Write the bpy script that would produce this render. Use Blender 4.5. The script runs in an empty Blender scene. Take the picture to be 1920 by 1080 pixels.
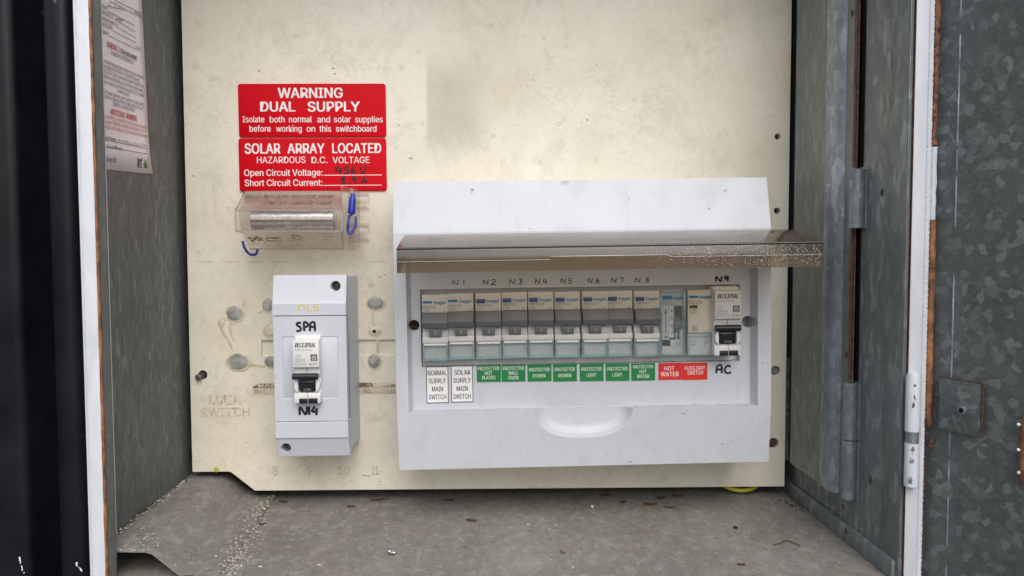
import bpy, bmesh, math, random
from mathutils import Vector, Matrix, Euler
rnd = random.Random(7)
SC = bpy.context.scene
COL = SC.collection

# ------------------------------------------------------------------ camera, light
DIST = 575.0                      # camera to switch panel, millimetres
CAM_ROT = Euler((math.radians(90 - 2.86), math.radians(0.15), math.radians(-1.71)), 'XYZ')
cam_d = bpy.data.cameras.new('camera')
cam = bpy.data.objects.new('camera', cam_d); COL.objects.link(cam)
cam.location = (0, -DIST * .001, 0); cam.rotation_euler = CAM_ROT
cam_d.sensor_width = 36; cam_d.lens = 27.0; cam_d.clip_start = 0.02; cam_d.clip_end = 100
SC.camera = cam

W = bpy.data.worlds.new('World'); SC.world = W; W.use_nodes = True
wn, wl = W.node_tree.nodes, W.node_tree.links
wn.clear()
sky = wn.new('ShaderNodeTexSky'); sky.sky_type = 'NISHITA'; sky.sun_disc = False
sky.sun_elevation = math.radians(46); sky.sun_rotation = math.radians(166)
sky.air_density = 1.0; sky.dust_density = 4.0; sky.ozone_density = 1.0
hs = wn.new('ShaderNodeHueSaturation'); hs.inputs['Saturation'].default_value = 0.48   # overcast sky is grey
bg = wn.new('ShaderNodeBackground'); bg.inputs['Strength'].default_value = 0.15
wo = wn.new('ShaderNodeOutputWorld')
wl.new(sky.outputs[0], hs.inputs['Color']); wl.new(hs.outputs[0], bg.inputs['Color']); wl.new(bg.outputs[0], wo.inputs[0])
sun_d = bpy.data.lights.new('sun', 'SUN'); sun_d.energy = 0.75; sun_d.angle = math.radians(50); sun_d.color = (1, .98, .955)
sun = bpy.data.objects.new('sun', sun_d); COL.objects.link(sun)
sun.rotation_euler = (math.radians(90 - 46), 0, math.radians(14))
SC.view_settings.view_transform = 'Standard'; SC.view_settings.look = 'None'
SC.view_settings.exposure = 0.30; SC.view_settings.gamma = 1; SC.view_settings.use_curve_mapping = False
SC.cycles.max_bounces = 16; SC.cycles.transparent_max_bounces = 24

# ------------------------------------------------------------------ photo pixel -> millimetres
RM = CAM_ROT.to_matrix()
def ray(px, py):
    return RM @ Vector(((px - 960) / 1440, -(py - 540) / 1440, -1))
def at(px, py, c=0.0):            # point on the plane c mm in front of the panel -> world X, Z in mm
    v = ray(px, py); v = v * ((DIST - c) / v.y); return v.x, v.z
def atX(px, py, X):               # -> world Y, Z on a side wall
    v = ray(px, py); v = v * (X / v.x); return v.y - DIST, v.z
def atZ(px, py, Z):               # -> world X, Y on a level plane
    v = ray(px, py); v = v * (Z / v.z); return v.x, v.y - DIST

# ------------------------------------------------------------------ materials
class NT:
    def __init__(s, name):
        s.m = bpy.data.materials.new(name); s.m.use_nodes = True
        s.t = s.m.node_tree; s.n = s.t.nodes; s.b = s.n['Principled BSDF']; s.o = s.n['Material Output']
        s.tc = s.n.new('ShaderNodeTexCoord')
    def link(s, a, b): s.t.links.new(a, b)
    def mapping(s, scale=(1, 1, 1), rot=(0, 0, 0), src=None):
        k = s.n.new('ShaderNodeMapping'); k.inputs['Scale'].default_value = scale; k.inputs['Rotation'].default_value = rot
        s.link(src or s.tc.outputs['Object'], k.inputs['Vector']); return k.outputs[0]
    def noise(s, vec, scale, detail=6, rough=.55, dist=0):
        k = s.n.new('ShaderNodeTexNoise'); s.link(vec, k.inputs['Vector'])
        k.inputs['Scale'].default_value = scale; k.inputs['Detail'].default_value = detail
        k.inputs['Roughness'].default_value = rough; k.inputs['Distortion'].default_value = dist
        return k.outputs['Fac'], k.outputs['Color']
    def voro(s, vec, scale, feature='F1', rand=1):
        k = s.n.new('ShaderNodeTexVoronoi'); k.feature = feature; s.link(vec, k.inputs['Vector'])
        k.inputs['Scale'].default_value = scale; k.inputs['Randomness'].default_value = rand; return k
    def ramp(s, fac, stops, interp='LINEAR'):
        k = s.n.new('ShaderNodeValToRGB'); s.link(fac, k.inputs[0]); e = k.color_ramp.elements; k.color_ramp.interpolation = interp
        while len(e) < len(stops): e.new(.5)
        for i, (p, c) in enumerate(stops):
            e[i].position = p; e[i].color = (c, c, c, 1) if not isinstance(c, tuple) else (*c, 1)
        return k.outputs[0]
    def mix(s, fac, a, b, mode='MIX'):
        k = s.n.new('ShaderNodeMix'); k.data_type = 'RGBA'; k.blend_type = mode
        for sock, v in ((k.inputs[0], fac), (k.inputs[6], a), (k.inputs[7], b)):
            if isinstance(v, bpy.types.NodeSocket): s.link(v, sock)
            elif isinstance(v, tuple): sock.default_value = (*v, 1)
            else: sock.default_value = v
        return k.outputs[2]
    def math(s, op, a, b=0.0):
        k = s.n.new('ShaderNodeMath'); k.operation = op
        for sock, v in ((k.inputs[0], a), (k.inputs[1], b)):
            if isinstance(v, bpy.types.NodeSocket): s.link(v, sock)
            else: sock.default_value = v
        return k.outputs[0]
    def maprange(s, v, a, b, c=0.0, d=1.0):
        k = s.n.new('ShaderNodeMapRange'); k.interpolation_type = 'SMOOTHSTEP'; s.link(v, k.inputs[0])
        for i, x in enumerate((a, b, c, d)): k.inputs[i + 1].default_value = x
        return k.outputs[0]
    def base(s, v):
        if isinstance(v, tuple): s.b.inputs['Base Color'].default_value = (*v, 1)
        else: s.link(v, s.b.inputs['Base Color'])
    def set(s, rough=.5, metal=0.0, spec=.5):
        s.b.inputs['Roughness'].default_value = rough; s.b.inputs['Metallic'].default_value = metal
        s.b.inputs['Specular IOR Level'].default_value = spec
    def rough(s, v): s.link(v, s.b.inputs['Roughness'])
    def bump(s, h, strength=.2, dist=.001):
        k = s.n.new('ShaderNodeBump'); k.inputs['Strength'].default_value = strength; k.inputs['Distance'].default_value = dist
        s.link(h, k.inputs['Height']); s.link(k.outputs[0], s.b.inputs['Normal'])

def plain(name, col, rough=.5, metal=0.0, spec=.5, var=.06, scale=60, bump=0):
    k = NT(name); f, _ = k.noise(k.tc.outputs['Object'], scale, 5)
    lo = tuple(c * (1 - var * 2) for c in col); hi = tuple(min(1, c * (1 + var)) for c in col)
    k.base(k.ramp(f, [(.3, lo), (.7, hi)])); k.set(rough, metal, spec)
    if bump: k.bump(k.noise(k.tc.outputs['Object'], scale * 5, 4)[0], bump, .0005)
    return k.m

def white_plastic(name, col, dirt, rough=.38):
    k = NT(name); v = k.tc.outputs['Object']
    f, _ = k.noise(v, 18, 5)
    c = k.ramp(f, [(.3, tuple(x * .96 for x in col)), (.7, col)])
    g, _ = k.noise(k.mapping((1, 1, .55)), 34, 9, .72, 1.6)
    c = k.mix(k.ramp(g, [(.52, 0.0), (.74, dirt)]), c, (.42, .41, .39))
    h = k.noise(v, 260, 3, .6)[0]
    c = k.mix(k.ramp(h, [(.70, 0.0), (.78, dirt * 1.3)]), c, (.22, .20, .18))
    # fine scratches
    s1 = k.noise(k.mapping((14, 10, 160), (0, .25, 0)), 6, 3, .5, .4)[0]
    c = k.mix(k.ramp(s1, [(.70, 0.0), (.76, dirt * .6)]), c, (.45, .45, .46))
    k.base(c); k.set(rough)
    k.rough(k.ramp(g, [(.3, rough - .06), (.8, rough + .2)]))
    k.bump(k.noise(v, 700, 3)[0], .05, .0004)
    return k.m

def galvanised(name, lo, hi, spangle, streak=(1, 1, 1), metal=.45, rough=.5, grime=.4, flake=0.0):
    k = NT(name); v = k.mapping(streak)
    _, nc = k.noise(v, spangle * .8, 4, .6)
    vv = k.mix(.004, v, nc)
    w = k.voro(vv, spangle); w2 = k.voro(vv, spangle * 2.3)
    cell = k.n.new('ShaderNodeSeparateColor'); k.link(w.outputs['Color'], cell.inputs[0])
    cell2 = k.n.new('ShaderNodeSeparateColor'); k.link(w2.outputs['Color'], cell2.inputs[0])
    mid = tuple(a * .7 + b * .3 for a, b in zip(lo, hi))
    c = k.ramp(cell.outputs[0], [(.0, lo), (.55, tuple(a*.88+b*.12 for a,b in zip(lo,hi))), (.82, mid), (1, hi)])
    c2 = k.ramp(cell2.outputs[1], [(.0, lo), (.7, mid), (1, hi)])
    c = k.mix(.4, c, c2)
    g = k.noise(k.mapping((1, 1, .4)), 14, 8, .68)[0]
    c = k.mix(k.ramp(g, [(.38, 0.0), (.68, grime)]), c, tuple(x * .45 for x in lo))
    f = k.noise(v, spangle * 6, 5, .7)[0]
    c = k.mix(k.ramp(f, [(.60, 0.0), (.78, .35)]), c, hi)
    if flake:
        c = k.mix(.62, c, tuple(a * .86 + b * .14 for a, b in zip(lo, hi)))
        bl_ = k.noise(k.mapping((1, 1, .6)), 22, 6, .65)[0]
        c = k.mix(k.ramp(bl_, [(.45, 0.0), (.75, .4)]), c, tuple(a * .6 + b * .4 for a, b in zip(lo, hi)))
        w3 = k.voro(vv, spangle * 1.15); c3 = k.n.new('ShaderNodeSeparateColor'); k.link(w3.outputs['Color'], c3.inputs[0])
        edge = k.noise(v, spangle * 3, 4, .7)[0]
        pick = k.math('ADD', c3.outputs[2], k.math('MULTIPLY', k.math('SUBTRACT', edge, .5), .3))
        c = k.mix(k.ramp(pick, [(.70, 0.0), (.76, flake * .3), (1.0, flake * 1.3)]), c, hi)
    k.base(c); k.set(rough, metal)
    k.rough(k.ramp(cell.outputs[1], [(0, rough - .1), (1, rough + .12)]))
    k.bump(f, .15, .0004)
    return k.m

def clear(name, tint, gloss=.12, haze=.05, hazecol=(.8, .8, .8), rough=.08, scratch=0.0, fk=.6):
    k = NT(name); v = k.tc.outputs['Object']
    tr = k.n.new('ShaderNodeBsdfTransparent'); tr.inputs[0].default_value = (*tint, 1)
    df = k.n.new('ShaderNodeBsdfDiffuse'); df.inputs[0].default_value = (*hazecol, 1)
    gl = k.n.new('ShaderNodeBsdfGlossy'); gl.inputs['Roughness'].default_value = rough
    lw = k.n.new('ShaderNodeLayerWeight'); lw.inputs[0].default_value = .35
    g = k.noise(v, 40, 8, .7, 1)[0]
    m1 = k.n.new('ShaderNodeMixShader'); k.link(k.ramp(g, [(.35, haze), (.75, haze + scratch)]), m1.inputs[0])
    k.link(tr.outputs[0], m1.inputs[1]); k.link(df.outputs[0], m1.inputs[2])
    m2 = k.n.new('ShaderNodeMixShader')
    k.link(k.math('ADD', k.math('MULTIPLY', lw.outputs['Fresnel'], fk), gloss), m2.inputs[0])
    k.link(m1.outputs[0], m2.inputs[1]); k.link(gl.outputs[0], m2.inputs[2])
    k.link(m2.outputs[0], k.o.inputs[0]); k.n.remove(k.b)
    return k.m

def cream_board():
    k = NT('cream_board'); v = k.tc.outputs['Object']
    a, _ = k.noise(v, 7, 6, .6, .6)
    c = k.ramp(a, [(.28, (.66, .61, .485)), (.5, (.765, .72, .60)), (.7, (.84, .80, .70))])
    b, _ = k.noise(v, 11, 5, .6, .8)
    c = k.mix(k.ramp(b, [(.55, 0.0), (.75, .35)]), c, (.62, .64, .54))
    p, _ = k.noise(k.mapping((1, 1, 1), (1, 2, .3)), 9, 5, .6, .5)
    c = k.mix(k.ramp(p, [(.55, 0.0), (.8, .4)]), c, (.80, .71, .64))
    # wispy grey hair-line scratches
    for sc, rot, amt in ((38, (0, .6, 0), .5), (60, (0, -.9, .3), .5), (24, (0, 0, .7), .42)):
        w, _ = k.noise(k.mapping((1, 1, 1.6), rot), sc, 6, .62, 2.6)
        msk, _ = k.noise(k.mapping((1, 1, 1), rot), 16, 4)
        thin = k.ramp(w, [(.484, 0.0), (.5, 1.0), (.516, 0.0)])
        c = k.mix(k.math('MULTIPLY', thin, k.ramp(msk, [(.49, 0.0), (.70, amt)])), c, (.38, .34, .27))
    sp = k.voro(v, 75); spn, _ = k.noise(v, 21, 3)
    c = k.mix(k.math('MULTIPLY', k.ramp(sp.outputs['Distance'], [(.025, .7), (.07, 0.0)]), k.ramp(spn, [(.5, 0.0), (.56, 1.0)])), c, (.42, .36, .26))
    d2, _ = k.noise(v, 90, 5, .7)
    c = k.mix(k.ramp(d2, [(.56, 0.0), (.72, .38)]), c, (.44, .40, .31))
    g1, _ = k.noise(k.mapping((1, 1, .8), (0, .4, 0)), 27, 8, .7, 1.4)
    c = k.mix(k.ramp(g1, [(.50, 0.0), (.68, .42)]), c, (.52, .48, .38))
    # grey rubbed patch above the enclosure, with a sharp left edge
    xyz = k.n.new('ShaderNodeSeparateXYZ'); k.link(v, xyz.inputs[0])
    ox_, oz_ = at(960, 700)
    x0, z0 = at(803, 290); x1, z1 = at(945, 90); x0 -= ox_; x1 -= ox_; z0 -= oz_; z1 -= oz_
    n, _ = k.noise(v, 30, 5, .6)
    xx = k.math('ADD', xyz.outputs[0], k.math('MULTIPLY', k.math('SUBTRACT', n, .5), .012))
    m = k.math('MULTIPLY', k.maprange(xyz.outputs[0], x0 * .001 - .0025, x0 * .001 + .001), k.maprange(xx, x0 * .001 + .018, x1 * .001, 1, 0))
    m = k.math('MULTIPLY', m, k.math('MULTIPLY', k.maprange(xyz.outputs[2], z0 * .001 - .008, z0 * .001 + .02), k.maprange(xyz.outputs[2], z1 * .001 - .035, z1 * .001 + .01, 1, 0)))
    c = k.mix(k.math('MULTIPLY', m, .5), c, (.40, .38, .30))
    k.base(c); k.set(.42)
    k.bump(k.noise(v, 45, 6, .6)[0], .12, .001)
    return k.m

def floor_mat():
    k = NT('dusty_sheet'); v = k.tc.outputs['Object']
    a, _ = k.noise(k.mapping((1, .7, 1)), 9, 8, .7, .3)
    c = k.ramp(a, [(.3, (.145, .137, .122)), (.5, (.21, .20, .18)), (.72, (.285, .273, .25))])
    b, _ = k.noise(v, 26, 6, .65)
    c = k.mix(k.ramp(b, [(.45, 0.0), (.7, .5)]), c, (.22, .185, .16))
    d, _ = k.noise(k.mapping((1, .6, 1)), 150, 6, .75)
    c = k.mix(k.ramp(d, [(.50, 0.0), (.68, .5)]), c, (.42, .40, .37))
    d3, _ = k.noise(k.mapping((1, .6, 1), (0, 0, .5)), 70, 8, .75, .3)
    c = k.mix(k.ramp(d3, [(.52, 0.0), (.70, .38)]), c, (.37, .355, .33))
    e, _ = k.noise(v, 160, 4, .7)
    c = k.mix(k.ramp(e, [(.56, 0.0), (.72, .65)]), c, (.085, .08, .07))
    for sc, th, col in ((150, .10, (.62, .6, .55)), (210, .09, (.05, .045, .04))):
        w = k.voro(v, sc); mk_, _ = k.noise(v, sc * .15, 4, .6); c = k.mix(k.math('MULTIPLY', k.ramp(w.outputs['Distance'], [(th * .5, .9), (th, 0.0)]), k.ramp(mk_, [(.48, 0.0), (.58, 1.0)])), c, col)
    k.base(c); k.set(.85, 0, .3)
    k.bump(k.noise(v, 240, 6, .7)[0], .4, .0012)
    return k.m

def brick_mat():
    k = NT('dark_brick'); v = k.mapping((1, 1, 1), (math.radians(90), 0, 0))
    br = k.n.new('ShaderNodeTexBrick'); k.link(v, br.inputs['Vector'])
    br.inputs['Scale'].default_value = 1; br.inputs['Brick Width'].default_value = .23; br.inputs['Row Height'].default_value = .03
    br.inputs['Mortar Size'].default_value = .002
    br.inputs['Color1'].default_value = (.34, .31, .31, 1); br.inputs['Color2'].default_value = (.26, .22, .22, 1); br.inputs['Mortar'].default_value = (.02, .02, .02, 1)
    f, _ = k.noise(k.tc.outputs['Object'], 120, 6, .7)
    k.base(k.mix(.5, br.outputs['Color'], k.ramp(f, [(.3, (.12, .10, .11)), (.7, (.52, .50, .52))]), 'MIX')); k.set(.9, 0, .2)
    k.bump(f, .5, .003)
    return k.m

def black_sheet_mat():
    k = NT('black_painted_steel'); v = k.tc.outputs['Object']
    f, _ = k.noise(v, 25, 6, .65)
    c = k.ramp(f, [(.35, (.004, .005, .008)), (.7, (.009, .010, .013))])
    w = k.voro(v, 42); n, _ = k.noise(v, 600, 4, .7)
    spot = k.math('MULTIPLY', k.ramp(w.outputs['Distance'], [(.02, 1.0), (.05, 0.0)]), k.ramp(n, [(.50, 0.0), (.58, .7)]))
    c = k.mix(spot, c, (.5, .5, .48))
    k.base(c); k.set(.32, 0, .28); k.rough(k.ramp(f, [(.3, .25), (.8, .48)]))
    return k.m

def white_paint_metal():
    k = NT('chalky_white_paint'); v = k.tc.outputs['Object']
    f, _ = k.noise(k.mapping((1, 1, .35)), 90, 6, .6, .6)
    c = k.ramp(f, [(.3, (.58, .61, .67)), (.7, (.70, .725, .775))])
    g, _ = k.noise(v, 130, 5, .75)
    c = k.mix(k.ramp(g, [(.66, 0.0), (.72, .6)]), c, (.35, .33, .31))
    k.base(c); k.set(.5); k.bump(f, .45, .0015)
    return k.m

MT = {
    'white': white_plastic('white_plastic', (.555, .578, .63), .42),
    'scuffed': white_plastic('scuffed_white_plastic', (.80, .80, .825), .34, .45),
    'spa': white_plastic('pale_plastic', (.55, .575, .64), .28),
    'breaker': plain('breaker_grey_white', (.66, .66, .645), .45),
    'beige': plain('aged_beige_plastic', (.60, .57, .485), .45, var=.03),
    'rcbo': plain('rcbo_white', (.70, .70, .70), .42, var=.03),
    'grey_bar': plain('slate_plastic', (.14, .15, .16), .42, var=.08),
    'black_plastic': plain('black_plastic', (.012, .014, .018), .35, var=.2),
    'dark': plain('dark_void', (.008, .008, .009), .8, spec=.1),
    'gap': plain('shadow_gap_plastic', (.03, .03, .032), .7),
    'blue': plain('logo_blue', (.01, .17, .42), .4),
    'navy': plain('test_button_blue', (.012, .06, .20), .35),
    'print': plain('grey_print', (.10, .095, .085), .6, var=.2),
    'light_print': plain('faded_print', (.30, .285, .25), .6, var=.15),
    'ink': plain('marker_ink', (.012, .010, .02), .5, var=.2),
    'pencil': plain('faint_pen', (.33, .33, .36), .6),
    'red_pen': plain('dark_pen_on_red', (.035, .002, .003), .5, var=.3),
    'sign_red': plain('sign_red', (.58, .001, .010), .6, spec=.12, var=.04, scale=14),
    'sticker_red': plain('sticker_red', (.68, .022, .018), .4, var=.05),
    'green': plain('sticker_green', (.010, .21, .055), .4, var=.05),
    'paper': plain('label_white', (.80, .80, .80), .5, var=.03),
    'sign_white': plain('sign_white', (.84, .80, .80), .45, var=.03),
    'notice': plain('notice_paper', (.88, .845, .865), .75, var=.04, scale=15),
    'notice_red': plain('notice_red', (.55, .05, .05), .7),
    'notice_ink': plain('notice_ink', (.045, .042, .045), .7),
    'tree_green': plain('mark_green', (.06, .16, .06), .7),
    'yellow_print': plain('yellow_print', (.62, .48, .02), .5),
    'board': cream_board(),
    'board_plain': plain('cream_groove', (.63, .565, .42), .6, var=.1, scale=200),
    'groove': plain('cream_groove_dirt', (.46, .40, .29), .7, var=.25, scale=300),
    'putty': plain('grey_putty', (.36, .36, .335), .42, var=.25, scale=150),
    'glue': plain('yellowed_glue', (.66, .60, .45), .25, var=.12, scale=120),
    'brown_label': plain('brown_worn_label', (.27, .23, .165), .6, var=.3, scale=250),
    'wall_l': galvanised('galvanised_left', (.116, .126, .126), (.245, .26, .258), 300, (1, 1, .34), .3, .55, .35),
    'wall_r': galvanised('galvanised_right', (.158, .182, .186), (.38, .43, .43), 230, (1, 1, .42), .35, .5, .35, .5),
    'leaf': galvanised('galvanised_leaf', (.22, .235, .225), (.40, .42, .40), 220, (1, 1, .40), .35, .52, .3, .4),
    'ridge': galvanised('galvanised_ridge', (.27, .32, .36), (.62, .70, .76), 170, (1, 1, .5), .55, .42, .2),  # paler, bluer than the leaf steel: light on folds put into the colour
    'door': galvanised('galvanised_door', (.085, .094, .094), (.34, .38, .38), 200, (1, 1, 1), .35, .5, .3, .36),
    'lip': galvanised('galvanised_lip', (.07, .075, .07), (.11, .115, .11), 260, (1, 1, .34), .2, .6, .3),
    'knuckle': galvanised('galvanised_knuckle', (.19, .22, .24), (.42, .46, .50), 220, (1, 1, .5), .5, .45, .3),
    'rust': plain('rust', (.12, .055, .03), .8, var=.4, scale=300, bump=.4),
    'rust_rod': plain('rusty_rod', (.13, .075, .055), .6, .3, var=.3, scale=300),
    'floor': floor_mat(),
    'brick': brick_mat(),
    'black_sheet': black_sheet_mat(),
    'white_strip': white_paint_metal(),
    'silicone': plain('brown_sealant', (.30, .125, .05), .6, var=.42, scale=140, bump=.7),
    'old_sealant': plain('old_brown_sealant', (.20, .085, .04), .7, var=.4, scale=200, bump=.5),
    'steel': plain('bright_steel', (.62, .62, .63), .25, 1.0, var=.1),
    'tin': plain('tinned_link', (.66, .66, .655), .13, .95, var=.1, scale=260),
    'dull': plain('dull_bolt', (.17, .15, .13), .55, .5, var=.3, scale=300),
    'seal': plain('blue_wire_seal', (.012, .035, .36), .3, var=.1),
    'leaf_brown': plain('dry_leaf', (.13, .065, .03), .8, var=.45, scale=260, bump=.4),
    'glue_dirt': plain('grey_brown_dirt', (.30, .265, .21), .8, var=.4, scale=300),
    'soil': plain('dark_soil', (.075, .055, .04), .9, var=.4, scale=300),
    'chip': plain('pale_chip', (.58, .54, .44), .8, var=.2, scale=300),
    'yellow_wire': plain('yellow_wire', (.48, .42, .03), .4),
    'lid': clear('smoky_lid', (.63, .55, .44), .10, .05, (.40, .36, .30), .10, .10),
    'clear': clear('clear_polycarbonate', (.955, .94, .925), .03, .035, (.60, .59, .58), .08, .07, .16),
    'clear_edge': clear('clear_edge_reflection', (.84, .82, .80), .12, .22, (.70, .66, .64), .1, .1),  # extra haze stands in for internal reflection at the edges
    'aqua': clear('aqua_cover', (.978, .992, .993), .03, .035, (.62, .74, .76), .12, .03),
    'aqua_rim': clear('aqua_rim', (.84, .945, .97), .05, .12, (.50, .72, .80), .12, .05),
}
def speck_mat():
    k = NT('overspray'); k.base((.75, .74, .72)); k.set(.7); return k.m
MT['speck'] = speck_mat()

# ------------------------------------------------------------------ geometry (local a = right, b = up, c = out of the panel; mm)
def V(a, b, c): return Vector((a, -c, b)) * .001
class MB:
    def __init__(s): s.bm = bmesh.new()
    def f(s, vs):
        try: return s.bm.faces.new(vs)
        except ValueError: return None
    def loft(s, rings, cap=True, closed=True):
        R = [[s.bm.verts.new(p) for p in r] for r in rings]
        n = len(R[0])
        for i in range(len(R) - 1):
            for j in range(n if closed else n - 1):
                s.f((R[i][j], R[i][(j + 1) % n], R[i + 1][(j + 1) % n], R[i + 1][j]))
        if cap and closed: s.f(R[0][::-1]); s.f(R[-1])
        return s
    def prism(s, poly, c0, c1): return s.loft([[V(a, b, c0) for a, b in poly], [V(a, b, c1) for a, b in poly]])
    def xprism(s, prof, a0, a1): return s.loft([[V(a0, b, c) for c, b in prof], [V(a1, b, c) for c, b in prof]])
    def zprism(s, prof, b0, b1): return s.loft([[V(a, b0, c) for a, c in prof], [V(a, b1, c) for a, c in prof]])
    def box(s, a0, a1, b0, b1, c0, c1): return s.prism([(a0, b0), (a1, b0), (a1, b1), (a0, b1)], c0, c1)
    def cyl(s, p0, p1, r0, r1=None, n=20):
        r1 = r0 if r1 is None else r1
        p0, p1 = V(*p0), V(*p1); d = (p1 - p0).normalized(); q = d.to_track_quat('Z', 'Y')
        rr = lambda p, r: [p + q @ Vector((math.cos(2 * math.pi * i / n) * r * .001, math.sin(2 * math.pi * i / n) * r * .001, 0)) for i in range(n)]
        return s.loft([rr(p0, r0), rr(p1, r1)])
    def lathe(s, p0, axis, prof, n=20):
        p0 = V(*p0); d = V(*axis).normalized(); q = d.to_track_quat('Z', 'Y')
        return s.loft([[p0 + d * h * .001 + q @ Vector((math.cos(2 * math.pi * i / n) * r * .001, math.sin(2 * math.pi * i / n) * r * .001, 0)) for i in range(n)] for h, r in prof])
    def tube(s, pts, r, n=8, squash=1.0, raw=False):
        P = [p if raw else V(*p) for p in pts]
        if len(P) < 2: return s
        rings = []
        for i, p in enumerate(P):
            t = (P[min(i + 1, len(P) - 1)] - P[max(i - 1, 0)]).normalized()
            up = Vector((0, -1, 0)) if abs(t.y) < .9 else Vector((1, 0, 0))
            side = t.cross(up).normalized(); up = side.cross(t).normalized()
            rad = r[i] if isinstance(r, (list, tuple)) else r
            rings.append([p + side * math.cos(2 * math.pi * j / n) * rad * .001 + up * math.sin(2 * math.pi * j / n) * rad * .001 * squash for j in range(n)])
        return s.loft(rings)
    def blob(s, centre, rx, ry, rz, jit=.2, sub=2):
        b = bmesh.ops.create_icosphere(s.bm, subdivisions=sub, radius=1)
        c = V(*centre)
        for v in b['verts']:
            j = 1 + rnd.uniform(-jit, jit)
            v.co = Vector((v.co.x * rx * j, v.co.y * ry * j, v.co.z * rz * j)) * .001 + c
        return s
    def mesh(s, name, smooth=True, angle=38):
        bmesh.ops.recalc_face_normals(s.bm, faces=s.bm.faces)
        me = bpy.data.meshes.new(name); s.bm.to_mesh(me); s.bm.free()
        if smooth:
            me.shade_smooth(); me.set_sharp_from_angle(angle=math.radians(angle))
        return me
    def build(s, name, mat, parent=None, bevel=0, seg=2, smooth=True, cut=None):
        me = s.mesh(name, smooth); me.materials.append(MT[mat] if isinstance(mat, str) else mat)
        o = bpy.data.objects.new(name, me); COL.objects.link(o)
        if cut:
            for cme in cut:
                co = bpy.data.objects.new('cutter', cme); COL.objects.link(co)
                md = o.modifiers.new('cut', 'BOOLEAN'); md.object = co; md.operation = 'DIFFERENCE'; md.solver = 'EXACT'
        if bevel:
            md = o.modifiers.new('bevel', 'BEVEL'); md.width = bevel * .001; md.segments = seg; md.limit_method = 'ANGLE'; md.angle_limit = math.radians(25)
            md.harden_normals = False
        if cut or bevel:
            dg = bpy.context.evaluated_depsgraph_get(); dg.update()
            nm = bpy.data.meshes.new_from_object(o.evaluated_get(dg))
            cs = [m.object for m in o.modifiers if m.type == 'BOOLEAN']
            o.modifiers.clear(); o.data = nm; nm.name = name
            for c_ in cs: bpy.data.objects.remove(c_)
            if smooth: nm.shade_smooth(); nm.set_sharp_from_angle(angle=math.radians(11 if cut else 40))
        if parent: o.parent = parent
        return o

def rrect(a0, a1, b0, b1, r, n=5):
    out = []
    for cx, cy, s in ((a1 - r, b1 - r, 0), (a0 + r, b1 - r, 90), (a0 + r, b0 + r, 180), (a1 - r, b0 + r, 270)):
        for i in range(n + 1):
            t = math.radians(s + 90 * i / n); out.append((cx + r * math.cos(t), cy + r * math.sin(t)))
    return out
def spline(pts, n=6):
    out = []
    for i in range(len(pts) - 1):
        p0, p1, p2, p3 = (Vector(pts[max(i - 1, 0)]), Vector(pts[i]), Vector(pts[i + 1]), Vector(pts[min(i + 2, len(pts) - 1)]))
        for k in range(n):
            t = k / n
            out.append(.5 * ((2 * p1) + (-p0 + p2) * t + (2 * p0 - 5 * p1 + 4 * p2 - p3) * t * t + (-p0 + 3 * p1 - 3 * p2 + p3) * t ** 3))
    out.append(Vector(pts[-1])); return [tuple(p) for p in out]

def meta(o, label, cat, group=None, kind=None):
    if label: o['label'] = label
    if cat: o['category'] = cat
    if group: o['group'] = group
    if kind: o['kind'] = kind
    return o
class Frame:                        # a thing standing on the panel: an Empty, and pixel -> local a, b
    def __init__(s, name, label, cat, px, py, c=0.0, rot=0.0, group=None):
        x, z = at(px, py, c); s.x, s.z, s.c, s.r = x, z, c, math.radians(rot)
        s.e = bpy.data.objects.new(name, None); COL.objects.link(s.e); s.e.empty_display_size = .01
        s.e.location = (x * .001, -c * .001, z * .001); s.e.rotation_euler = (0, -s.r, 0)
        meta(s.e, label, cat, group)
    def ab(s, px, py, c=0.0):       # c relative to the frame
        x, z = at(px, py, s.c + c); dx, dz = x - s.x, z - s.z
        return dx * math.cos(s.r) + dz * math.sin(s.r), -dx * math.sin(s.r) + dz * math.cos(s.r)
    def world(s, a, b, c=0.0):
        return (s.x + a * math.cos(s.r) - b * math.sin(s.r), s.z + a * math.sin(s.r) + b * math.cos(s.r), s.c + c)

# ------------------------------------------------------------------ writing
_tc = {}
FONT = None
try:                                # Blender's own bundled sans face; the built-in face if it is not there
    import os
    FONT = bpy.data.fonts.load(os.path.join(bpy.utils.system_resource('DATAFILES', path='fonts'), 'Inter.woff2'))
except Exception:
    FONT = None
def glyphs(s, bold=0.0, res=3, outline=0.0, space=1.0):
    key = (s, bold, res, outline, space)
    if key in _tc: return _tc[key]
    cu = bpy.data.curves.new('t', 'FONT'); cu.body = s; cu.font = FONT or cu.font; cu.size = 1; cu.resolution_u = res; cu.offset = bold; cu.space_character = space
    if outline: cu.fill_mode = 'NONE'; cu.bevel_depth = outline; cu.bevel_resolution = 1
    o = bpy.data.objects.new('t', cu); COL.objects.link(o)
    dg = bpy.context.evaluated_depsgraph_get(); dg.update()
    me = bpy.data.meshes.new_from_object(o.evaluated_get(dg))
    vs = [v.co.copy() for v in me.vertices]; fs = [tuple(p.vertices) for p in me.polygons]
    bpy.data.objects.remove(o); bpy.data.curves.remove(cu); bpy.data.meshes.remove(me)
    x0 = min(v.x for v in vs); x1 = max(v.x for v in vs)
    _tc[key] = (vs, fs, x0, x1); return _tc[key]
_h = glyphs('H'); CAPH = max(v.y for v in _h[0])
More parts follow.
